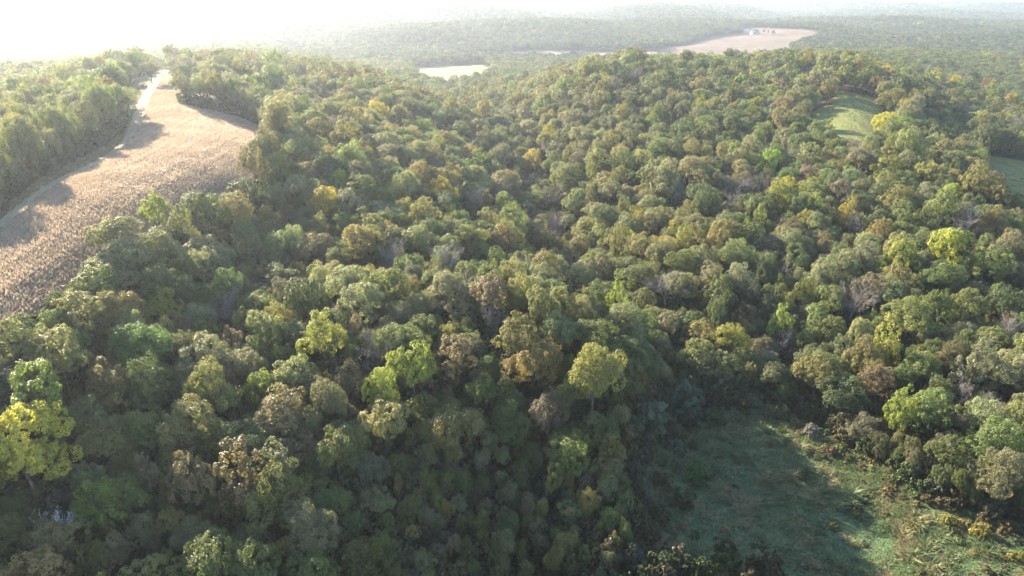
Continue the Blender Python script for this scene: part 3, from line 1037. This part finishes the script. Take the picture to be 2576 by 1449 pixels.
# mass: nearer trees singly, then the wooded hills
P, FO, TU, SZ, TI = [], [], [], [], []
for t in mass:
    lod = 0 if t["y"] < 460 else 1
    P.append((t["x"], t["y"], t["z"])); FO.append(PROTO_INDEX[(t["form"], lod)]); TU.append(t["turn"]); SZ.append((t["k"] * t["oval"], t["k"] / t["oval"], t["kz"])); TI.append(t["tint"])
fr = np.random.default_rng(33)
leafforms = [n for n in FORMS if n.startswith(("oak", "round", "feather"))]
tint_table = {k: np.array(tree_tint(k, np.random.default_rng(5))) for k in KINDS}
for y0, y1, step, lod, kxy in ((YMAX1, 1200, 8.6, 1, 1.2), (1200, 2400, 9.6, 2, 1.3), (2400, 4200, 13.0, 3, 1.6), (4200, 9500, 26.0, 3, 2.7)):
    yy = np.arange(y0, y1, step)
    for y in yy:
        lim = 0.80 * y + 60
        x = np.arange(-lim, lim, step) + fr.uniform(-0.42, 0.42, int(math.ceil(2 * lim / step)))[:len(np.arange(-lim, lim, step))] * step
        yj = y + fr.uniform(-0.42, 0.42, len(x)) * step
        ok = ~is_open(x, yj)
        x, yj = x[ok], yj[ok]
        n = len(x)
        if not n:
            continue
        z = ground_z(x, yj)
        g = fbm(x, yj, 120, 2, 11)
        k = fr.uniform(0.72, 1.2, n) * kxy
        for q in range(n):
            P.append((x[q], yj[q], z[q])); FO.append(PROTO_INDEX[(leafforms[int(fr.integers(len(leafforms)))], lod)]); TU.append((0, 0, fr.random() * 6.28))
            s = k[q]
            SZ.append((s, s, (0.55 * s / kxy + 0.45) * fr.uniform(0.85, 1.15) * (1 + 0.25 * (kxy - 1))))
        pal = np.array([tint_table["sage"], tint_table["green"], tint_table["deep"], tint_table["olive"], tint_table["tan"], tint_table["lime"], tint_table["gold"]])
        cum = np.cumsum(np.array([3, 2.6, 2.2, 1.8, 0.6, 0.4, 0.1]) / 10.7)
        ti = pal[np.minimum(np.searchsorted(cum, fr.random(n) * 0.999 + (g - 0.5) * 0.3), 6)] * fr.uniform(0.8, 1.2, (n, 1))
        TI.extend(ti)
print("mass instances", len(P))
scatter("forest", P, FO, TU, SZ, TI, PROTOS, "wooded ridges and far hills of green and yellowing broadleaf trees")

# undergrowth below the trees
ur = np.random.default_rng(44)
v = ur.random(22000) ** 1.0
uy = 60 + v * 300
ux = (ur.random(22000) * 2 - 1) * (0.82 * uy + 60)
med = edge_dist(MEADOW, ux, uy)
ok = ~is_open(ux, uy, 0.2) | (inside(MEADOW, ux, uy) & (ux < 52 + 0.25 * (uy - 95)) & (ur.random(len(ux)) < 0.75 * np.exp(-med / 5)))
ux, uy = ux[ok], uy[ok]
uz = ground_z(ux, uy)
n = len(ux)
us = ur.uniform(0.55, 1.7, n)
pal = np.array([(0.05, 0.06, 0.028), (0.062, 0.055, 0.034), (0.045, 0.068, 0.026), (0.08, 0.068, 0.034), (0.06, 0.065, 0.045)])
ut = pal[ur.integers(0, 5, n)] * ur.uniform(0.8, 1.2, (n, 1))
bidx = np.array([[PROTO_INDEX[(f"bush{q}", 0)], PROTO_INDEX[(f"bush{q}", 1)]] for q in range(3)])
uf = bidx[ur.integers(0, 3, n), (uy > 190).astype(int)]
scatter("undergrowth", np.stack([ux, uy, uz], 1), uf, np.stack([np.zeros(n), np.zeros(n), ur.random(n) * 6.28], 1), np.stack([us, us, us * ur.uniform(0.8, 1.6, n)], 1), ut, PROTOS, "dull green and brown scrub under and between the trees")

# single bushes in and around the meadow: place of the crown, width in the photograph, colour
BUSH_TINT = {"willow": (0.11, 0.125, 0.08), "green": (0.060, 0.115, 0.035), "yellow": (0.19, 0.17, 0.05), "rust": (0.115, 0.082, 0.052), "straw": (0.19, 0.155, 0.075), "grey": (0.17, 0.165, 0.15), "teal": (0.085, 0.125, 0.075), "olive": (0.10, 0.105, 0.04)}
BUSHES = [(1800, 965, 110, "willow"), (1640, 1075, 85, "willow"), (1725, 1045, 100, "teal"), (1310, 1105, 62, "green"), (1298, 1222, 78, "olive"), (1205, 1250, 42, "teal"), (1058, 1240, 75, "willow"),
          (1545, 1165, 60, "rust"), (1750, 1200, 72, "green"), (1662, 1275, 38, "teal"), (1440, 1300, 95, "green"), (1540, 1300, 90, "green"), (1520, 1345, 75, "straw"), (1455, 1410, 75, "grey"), (955, 1375, 105, "willow"),
          (2038, 1085, 40, "grey"), (2345, 1222, 34, "straw"), (2382, 1240, 40, "yellow"), (2412, 1255, 36, "straw"), (2450, 1262, 30, "olive"), (2480, 1275, 28, "straw"), (2385, 1305, 44, "yellow"), (2430, 1310, 30, "straw"),
          (2470, 1335, 46, "yellow"), (2510, 1345, 36, "straw"), (2310, 1212, 28, "olive"), (2280, 1195, 30, "straw"), (2240, 1180, 30, "olive"), (2200, 1160, 26, "yellow"), (2560, 1395, 34, "yellow"),
          (1700, 1130, 52, "teal"), (1480, 1200, 56, "willow"), (1440, 1130, 60, "olive"), (1600, 1240, 44, "teal"), (1180, 1380, 70, "olive"), (1320, 1420, 60, "teal"), (800, 1400, 90, "willow"), (640, 1410, 80, "willow"),
          (1050, 1160, 66, "grey"), (1390, 1210, 50, "rust"), (1120, 1310, 60, "rust"), (1240, 1340, 56, "olive"), (1620, 1180, 40, "willow"), (2090, 1130, 30, "rust"), (2130, 1150, 28, "olive"), (1890, 1010, 48, "teal"),
          (1960, 1040, 40, "olive"), (1560, 1090, 60, "teal"), (1830, 1330, 34, "straw"), (2000, 1300, 28, "straw")]
br_ = np.random.default_rng(52)
bushes = []
for i, (px, py, w, kind) in enumerate(BUSHES):
    F = FORMS[f"bush{i % 3}"]
    x, y, z = at(px, py, 1.6)
    R = 0.5 * w * (y * CP + (CAM_Z - z) * SP) / 1708.0
    k = R / F["radius"]
    kz = k * br_.uniform(0.95, 1.45) if kind != "straw" else k * 0.75
    root = bpy.data.objects.new("bush", None)
    COL.objects.link(root)
    root.location = (x, y, float(ground_z(x, y)))
    root.rotation_euler = (0, 0, br_.random() * 6.283)
    root.scale = (k, k, kz)
    root["category"], root["label"] = "bush", "bush"
    tint = tuple(c * br_.uniform(0.9, 1.1) for c in BUSH_TINT[kind])
    a, b = link("stems", F["trunk"], root), link("foliage", F["crown"], root)
    a.color = b.color = (*tint, 1)
    bushes.append(dict(obj=root, kind=kind, px=px, py=py, w=w, x=x, y=y))

# two white farm buildings far off in the valley field
def paint(name, c, rough=0.6):
    m, nt, bsdf, out = new_mat(name)
    nz = node(nt, "ShaderNodeTexNoise", in_Scale=0.8, in_Detail=3.0)
    cr = node(nt, "ShaderNodeValToRGB")
    cr.color_ramp.elements[0].color, cr.color_ramp.elements[1].color = (*[v * 0.85 for v in c], 1), (*c, 1)
    nt.links.new(nz.outputs["Fac"], cr.inputs[0])
    nt.links.new(cr.outputs[0], bsdf.inputs["Base Color"])
    bsdf.inputs["Roughness"].default_value = rough
    return m


WHITE_WALL, TIN_ROOF, DARK_GLASS = paint("white_boards", (0.40, 0.385, 0.36)), paint("pale_tin_roof", (0.30, 0.30, 0.31), 0.6), paint("dark_glass", (0.03, 0.035, 0.04), 0.1)


def block(cx, cy, cz, sx, sy, sz):
    v = np.array([(cx + a * sx / 2, cy + b * sy / 2, cz + c * sz / 2) for c in (-1, 1) for b in (-1, 1) for a in (-1, 1)])
    return v, np.array([(0, 2, 3, 1), (4, 5, 7, 6), (0, 1, 5, 4), (2, 6, 7, 3), (0, 4, 6, 2), (1, 3, 7, 5)])


def farm_building(name, px, py, length, width, wall, label, cat, turn, n_win):
    x, y, z = at(px, py)
    root = bpy.data.objects.new(name, None)
    COL.objects.link(root)
    root.location, root.rotation_euler = (x, y, float(ground_z(x, y)) + 0.5), (0, 0, turn)
    root["category"], root["label"] = cat, label
    l, w, r = length / 2, width / 2, wall + width * 0.32
    v = [(-l, -w, -1), (l, -w, -1), (l, w, -1), (-l, w, -1), (-l, -w, wall), (l, -w, wall), (l, w, wall), (-l, w, wall), (-l, 0, r), (l, 0, r)]
    link("wall", mesh_from("wall", v, [np.array([(0, 1, 5, 4), (2, 3, 7, 6)]), np.array([(1, 2, 6, 9, 5), (3, 0, 4, 8, 7)])], WHITE_WALL), root)
    e = 0.5
    rv = [(-l - e, -w - e, wall - 0.25), (l + e, -w - e, wall - 0.25), (l + e, 0, r + 0.1), (-l - e, 0, r + 0.1), (-l - e, w + e, wall - 0.25), (l + e, w + e, wall - 0.25),
          (-l - e, -w - e, wall - 0.05), (l + e, -w - e, wall - 0.05), (l + e, 0, r + 0.3), (-l - e, 0, r + 0.3), (-l - e, w + e, wall - 0.05), (l + e, w + e, wall - 0.05)]
    link("roof", mesh_from("roof", rv, np.array([(0, 3, 2, 1), (3, 4, 5, 2), (6, 7, 8, 9), (9, 8, 11, 10), (0, 1, 7, 6), (4, 10, 11, 5), (0, 6, 9, 3), (3, 9, 10, 4), (1, 2, 8, 7), (2, 5, 11, 8)]), TIN_ROOF), root)
    link("door", mesh_from("door", *block(-l * 0.55, -w - 0.03, 1.1, 2.2, 0.1, 2.6), DARK_GLASS), root)
    for i in range(n_win):
        link("window", mesh_from("window", *block(-l * 0.2 + i * (l * 1.05 / max(n_win - 1, 1)), -w - 0.03, wall * 0.55, 1.3, 0.1, 1.4), DARK_GLASS), root)


farm_building("farmhouse", 1878, 82, 13, 9, 5.5, "small white farmhouse at the wood corner of the far tan field", "house", 0.25, 3)
farm_building("barn", 1899, 86, 22, 11, 5.0, "long white barn below the tree clump in the far tan field", "barn", 0.15, 4)

# ------------------------------------------------------------------ corn and grass


def blades(seed, n, h, w, droop, spread_, col=(0.3, 0.7)):
    r = np.random.default_rng(seed)
    V, F, val = [], [], []
    for i in range(n):
        a = r.random() * 6.283
        o = np.array([math.cos(a), math.sin(a), 0])
        s = np.array([-math.sin(a), math.cos(a), 0]) * w * 0.5
        b = o * spread_ * r.random() + np.array([0, 0, -0.05])
        hh = h * r.uniform(0.6, 1.1)
        m = b + o * droop * 0.35 * r.uniform(0.5, 1.3) + np.array([0, 0, hh * 0.62])
        t = b + o * droop * r.uniform(0.5, 1.3) + np.array([0, 0, hh * r.uniform(0.75, 1.0)])
        k = len(V) * 1
        V += [b - s * 0.7, b + s * 0.7, m + s, m - s, t]
        F.append([k, k + 1, k + 2, k + 3])
        F.append([k + 3, k + 2, k + 4, k + 4])
        val += [r.uniform(*col)] * 2
    F = np.array(F)
    q, t3 = F[0::2], F[1::2][:, :3]
    return np.array(V), [q, t3], np.concatenate([val[0::2], val[1::2]])


CROPS = bpy.data.collections.new("crop_forms")


def crop_form(me):
    o = bpy.data.objects.new(f"c{len(CROPS.objects):03d}", me)
    CROPS.objects.link(o)
    return len(CROPS.objects) - 1


corn_ids, grass_ids = [], []
for q in range(4):      # a dry corn plant: stalk, hanging leaves, tassel
    V, F, val = blades(200 + q, 10, 1.45, 0.17, 0.75, 0.12, (0.3, 0.6))
    V2, F2, val2 = blades(220 + q, 4, 1.9, 0.08, 0.3, 0.05, (0.5, 0.8))
    me = mesh_from("corn", np.concatenate([V, V2]), [F[0], F[1], F2[0] + len(V), F2[1] + len(V)], GRASS_MASS, False,
                   {"leaf": np.concatenate([val, val2])})
    corn_ids.append(crop_form(me))
for q in range(4):      # grass tussocks
    V, F, val = blades(240 + q, 16, 0.75, 0.10, 0.55, 0.35)
    grass_ids.append(crop_form(mesh_from("tussock", V, F, GRASS_MASS, False, {"leaf": val})))

cr_ = np.random.default_rng(61)
lo, hi = CORN.min(0), CORN.max(0)
rows = np.arange(lo[0] - 60, hi[0] + 60, 0.85)
steps = np.arange(lo[1], hi[1], 0.40)
RX, RY = np.meshgrid(rows, steps)
ROW = np.meshgrid(np.arange(len(rows)), steps)[0]
RX = RX + cr_.normal(size=RX.shape) * 0.12 - 0.10 * (RY - lo[1])
RY = RY + cr_.normal(size=RY.shape) * 0.2
m = (RX > lo[0]) & (RX < hi[0])
RX, RY, ROW = RX[m], RY[m], ROW[m]
m = inside(CORN, RX, RY)
RX, RY, ROW = RX[m], RY[m], ROW[m]
m = edge_dist(TRACK_LINE[::4], RX, RY, False) > 3.4
RX, RY, ROW = RX[m], RY[m], ROW[m]
gap = fbm(RX, RY, 14, 3, 21)
m = cr_.random(len(RX)) < np.clip(1.4 - 2.0 * np.clip(gap - 0.5, 0, 1), 0.3, 1)
RX, RY, ROW, gap = RX[m], RY[m], ROW[m], gap[m]
n = len(RX)
print("corn", n)
tone = ((0.66 + 0.3 * fbm(RX, RY, 5, 2, 22) + 0.45 * fbm(RX * 0.3, RY, 11, 2, 23)) * np.where(ROW % 5 == 0, 0.86, 1.03))[:, None]
ct = np.array([(0.30, 0.232, 0.178)]) * tone * cr_.uniform(0.9, 1.12, (n, 1))
cs = cr_.uniform(0.55, 0.85, n)
scatter("corn_plants", np.stack([RX, RY, ground_z(RX, RY) + 0.1], 1), np.array(corn_ids)[cr_.integers(0, 4, n)], np.stack([cr_.normal(size=n) * 0.08, cr_.normal(size=n) * 0.08, cr_.random(n) * 6.28], 1),
        np.stack([cs, cs, cs * cr_.uniform(0.85, 1.1, n)], 1), ct, CROPS, "ripe dry corn standing in rows on the ridge field")


def grass_points(poly, step, r):
    lo, hi = poly.min(0), poly.max(0)
    X, Y = np.meshgrid(np.arange(lo[0], hi[0], step), np.arange(max(lo[1], 62), hi[1], step))
    X, Y = X + r.uniform(-0.5, 0.5, X.shape) * step, Y + r.uniform(-0.5, 0.5, Y.shape) * step
    m = inside(poly, X, Y) & (np.abs(X) < 0.8 * Y + 25)
    return X[m], Y[m]


gr = np.random.default_rng(71)
gx, gy = grass_points(MEADOW, 0.62, gr)
n = len(gx)
print("grass", n)
rough_ = fbm(gx * 0.8 + gy * 0.6, (gy * 0.8 - gx * 0.6) * 2.2, 5.5, 3, 31)
patch = fbm(gx, gy, 16, 3, 32)
weed = fbm(gx * 0.8 + gy * 0.6, (gy * 0.8 - gx * 0.6) * 2.2, 5, 2, 33)
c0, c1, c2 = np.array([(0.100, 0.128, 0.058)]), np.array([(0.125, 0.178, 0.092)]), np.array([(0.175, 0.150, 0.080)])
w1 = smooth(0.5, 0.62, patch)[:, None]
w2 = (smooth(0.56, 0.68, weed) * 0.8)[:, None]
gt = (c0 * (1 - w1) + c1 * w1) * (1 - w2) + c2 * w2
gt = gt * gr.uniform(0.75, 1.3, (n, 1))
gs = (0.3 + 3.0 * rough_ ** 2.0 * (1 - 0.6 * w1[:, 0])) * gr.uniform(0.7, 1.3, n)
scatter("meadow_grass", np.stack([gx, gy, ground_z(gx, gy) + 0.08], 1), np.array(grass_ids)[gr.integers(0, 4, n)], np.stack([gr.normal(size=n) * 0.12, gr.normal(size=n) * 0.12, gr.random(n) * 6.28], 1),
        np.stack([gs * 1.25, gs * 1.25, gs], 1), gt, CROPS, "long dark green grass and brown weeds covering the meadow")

for poly_, nm_, lb_ in ((GLADE, "glade_grass", "short sunlit grass of the ridge clearing"), (PADDOCK, "paddock_grass", "green grass of the clearing among the trees")):
    qx, qy = grass_points(poly_, 1.1, gr)
    n = len(qx)
    qt = np.array([(0.165, 0.175, 0.062)]) * (0.6 + 0.8 * fbm(qx, qy * 0.4, 7, 3, 35))[:, None] * gr.uniform(0.8, 1.2, (n, 1))
    qs = gr.uniform(0.3, 0.6, n)
    scatter(nm_, np.stack([qx, qy, ground_z(qx, qy) + 0.1], 1), np.array(grass_ids)[gr.integers(0, 4, n)], np.stack([np.zeros(n), np.zeros(n), gr.random(n) * 6.28], 1), np.stack([qs * 1.8, qs * 1.8, qs], 1), qt, CROPS, lb_)

wx, wy = grass_points(MEADOW, 1.9, gr)
edge = edge_dist(MEADOW, wx, wy)
m = gr.random(len(wx)) < 0.10 + 0.55 * np.exp(-edge / 7) + 0.45 * smooth(0.56, 0.7, fbm(wx * 0.8 + wy * 0.6, (wy * 0.8 - wx * 0.6) * 2.2, 9, 2, 36))
wx, wy, edge = wx[m], wy[m], edge[m]
n = len(wx)
pal = np.array([(0.10, 0.085, 0.045), (0.09, 0.11, 0.045), (0.075, 0.105, 0.055), (0.14, 0.12, 0.06), (0.105, 0.085, 0.045)])
wt = pal[gr.integers(0, 5, n)] * gr.uniform(0.8, 1.3, (n, 1))
ws = gr.uniform(0.18, 0.42, n) + 0.55 * np.exp(-edge / 8) * gr.random(n) ** 2
scatter("meadow_weeds", np.stack([wx, wy, ground_z(wx, wy) + 0.05], 1), np.array([PROTO_INDEX[(f"bush{q}", 1)] for q in range(3)])[gr.integers(0, 3, n)], np.stack([gr.normal(size=n) * 0.1, gr.normal(size=n) * 0.1, gr.random(n) * 6.28], 1),
        np.stack([ws * 1.2, ws * 1.2, ws * gr.uniform(0.6, 1.2, n)], 1), wt, PROTOS, "brown and olive weeds and low scrub scattered through the meadow grass")

vx, vy = grass_points(VERGE, 0.8, gr)
n = len(vx)
m = edge_dist(TRACK_LINE[::4], vx, vy, False) > 2.2
vx, vy = vx[m], vy[m]
n = len(vx)
vt = np.array([(0.17, 0.15, 0.075)]) * gr.uniform(0.7, 1.3, (n, 1))
vs = gr.uniform(0.6, 1.2, n)
scatter("verge_grass", np.stack([vx, vy, ground_z(vx, vy) + 0.1], 1), np.array(grass_ids)[gr.integers(0, 4, n)], np.stack([np.zeros(n), np.zeros(n), gr.random(n) * 6.28], 1),
        np.stack([vs * 1.3, vs * 1.3, vs], 1), vt, CROPS, "dry straw coloured grass along the gravel track")

# ------------------------------------------------------------------ what each plant is called
NAMED = {   # trees that stand out: (short phrase to point with, full label)
    (45, 1140): ("the big golden tree", "big golden yellow tree behind the bleached dead tree, crown fully sunlit"),
    (60, 1000): ("the yellow green edge tree", "large yellow green round tree directly behind the big golden tree"),
    (150, 1318): ("the bleached dead tree", "bleached white dead tree with forked bare branches"),
    (245, 1265): ("the feathery lime tree", "feathery lime tree on pale limbs just behind the bleached dead tree"),
    (225, 790): ("the feathery olive tree", "tall feathery olive tree at the near corner of the corn field"),
    (810, 845): ("the broad lime tree", "broad bright lime tree alone among duller crowns on the near slope"),
    (290, 590): ("the corn edge oak", "dark domed oak rising against the corn field edge"),
    (690, 630): ("the grey green crest oak", "broad grey green oak on the crest below the corn field"),
    (820, 510): ("the corn wood gold tree", "round golden tree in the wood on the ravine side of the corn field"),
    (1345, 400): ("the lone gold tree", "lone round golden tree at the head of the central ravine"),
    (1490, 420): ("the slim lime tree", "slim lime green tree beyond the central ravine"),
    (2125, 535): ("the slim gold tree", "slim golden tree standing up from the dark wooded slope"),
    (2395, 620): ("the round gold tree", "round golden tree on the wooded slope above the meadow"),
    (2440, 560): ("the wide leafless tree", "wide reddish grey leafless tree behind the round gold tree"),
    (2150, 760): ("the dark wooded hollow", "grey leafless tree in the dark hollow above the meadow head"),
    (1560, 800): ("the great spur oak", "great spreading sage oak at the end of the spur above the meadow"),
    (1030, 930): ("the sunlit lime tree", "sunlit lime round tree halfway down the near slope"),
    (550, 1110): ("the small lime tree", "small bright lime round tree in the shaded near slope"),
    (2080, 930): ("the meadow head oak", "bushy green oak standing out at the head of the meadow"),
    (2210, 965): ("the pale tan tree", "pale tan feathery tree beside the meadow head oak"),
    (2500, 1110): ("the meadow corner oak", "big green oak overhanging the sunlit corner of the meadow"),
    (1270, 600): ("the russet tree", "round russet tree among green crowns in the ravine"),
    (375, 172): ("the track end tree", "round tree standing by the far end of the gravel track"),
    (1902, 77): ("the field clump", "wide dark tree beside the white farm buildings in the far tan field"),
    (1922, 78): (None, "tiny dark round tree in the middle of the far tan field"),
    (1934, 76): (None, "slim olive tree in the far tan field"),
    (1944, 80): (None, "dark round tree farthest along from the barn in the tan field"),
    (1143, 198): (None, "wispy tan tree before the pale valley field, the wider of two"),
    (1196, 192): (None, "wispy tan tree before the pale valley field, the narrower of two"),
}
COLOUR_WORD = {"sage": "sage green", "green": "fresh green", "deep": "dark green", "olive": "olive", "lime": "lime green", "gold": "golden", "russet": "russet", "tan": "dull tan", "grey": "grey green", "bare": "leafless grey", "white": "white"}
FORM_WORD = {"oak": "knobbly", "round": "round", "feather": "feathery", "slim": "narrow", "bare": "spreading", "bleached": "dead"}
ORDINAL = ["", "second ", "third ", "fourth ", "fifth ", "sixth ", "seventh ", "eighth ", "ninth ", "tenth ", "eleventh ", "twelfth "]
land = [(t["px"], t["py"], NAMED[t["mark"]][0]) for t in OWN if t["mark"] in NAMED and NAMED[t["mark"]][0]]
land += [(1700, 1080, "the meadow head"), (2350, 1240, "the meadow scrub strip"), (360, 330, "the track bend"), (2130, 270, "the grass glade")]
families = {}
for t in OWN:
    bare = t["kind"] in ("bare", "white")
    t["obj"]["group"] = "leafless trees among the green crowns" if bare else "broadleaf trees of the near woods"
    if t["mark"] in NAMED:
        t["obj"]["label"] = NAMED[t["mark"]][1]
        continue
    d, lx, ly, phrase = min((math.hypot(t["px"] - lx, (t["py"] - ly) * 1.3), lx, ly, ph) for lx, ly, ph in land)
    dx, dy = t["px"] - lx, (t["py"] - ly) * 1.3
    side = ("on the corn side of" if dx < 0 else "on the outer side of") if abs(dx) > abs(dy) else ("behind" if dy < 0 else "in front of")
    size = "slight" if t["r"] < 2.2 else "small" if t["r"] < 3.0 else "medium" if t["r"] < 3.9 else "broad" if t["r"] < 5.0 else "huge"
    form = FORM_WORD[t["form"].rstrip("0123456789")]
    families.setdefault((size, form, COLOUR_WORD[t["kind"]], side, phrase), []).append((d, t))
for (size, form, colour, side, phrase), members in families.items():
    for i, (d, t) in enumerate(sorted(members, key=lambda m: m[0])):
        t["obj"]["label"] = f"{ORDINAL[min(i, 11)]}{size} {form} {colour} tree {side} {phrase}"

bush_word = {"willow": "grey green", "green": "fresh green", "yellow": "yellow", "rust": "rusty brown", "straw": "straw coloured", "grey": "pale grey", "teal": "blue green", "olive": "olive"}
families = {}
for b in bushes:
    b["obj"]["group"] = "bushes in and around the meadow"
    if b["px"] > 2180:
        place = "in the scrub strip along the meadow"
    elif b["px"] > 1780:
        place = "on the meadow grass"
    elif b["px"] > 1400:
        place = "at the wooded margin of the meadow"
    else:
        place = "on the shaded foot of the near slope"
    size = "tiny" if b["w"] < 36 else "small" if b["w"] < 58 else "large" if b["w"] < 88 else "very large"
    families.setdefault((size, bush_word[b["kind"]], place), []).append(b)
for (size, colour, place), members in families.items():
    members.sort(key=lambda b: b["px"])
    for i, b in enumerate(members):
        tail = "" if len(members) == 1 else f", {(ORDINAL[i].strip() or 'first')} from corn"
        b["obj"]["label"] = f"{size} {colour} bush {place}{tail}"

# ------------------------------------------------------------------ haze
hz = bpy.data.materials.new("haze_air")
hz.use_nodes = True
hz.node_tree.nodes.remove(hz.node_tree.nodes["Principled BSDF"])
pv = hz.node_tree.nodes.new("ShaderNodeVolumePrincipled")
pv.inputs["Color"].default_value = (0.74, 0.83, 1.0, 1)
pv.inputs["Density"].default_value = HAZE_DENSITY
pv.inputs["Anisotropy"].default_value = HAZE_G
hz.node_tree.links.new(pv.outputs[0], hz.node_tree.nodes["Material Output"].inputs["Volume"])
X0, X1, Y0, Y1, Z0, Z1 = -11500, 11500, -1800, 14000, float(GZ.min()) - 1.5, 122.0
hv = np.array([(x, y, z) for z in (Z0, Z1) for y in (Y0, Y1) for x in (X0, X1)])
hf = np.array([(0, 2, 3, 1), (4, 5, 7, 6), (0, 1, 5, 4), (2, 6, 7, 3), (0, 4, 6, 2), (1, 3, 7, 5)])
link("haze", mesh_from("haze", hv, hf, hz), kind="stuff", label="pale morning haze over the valley and far hills")
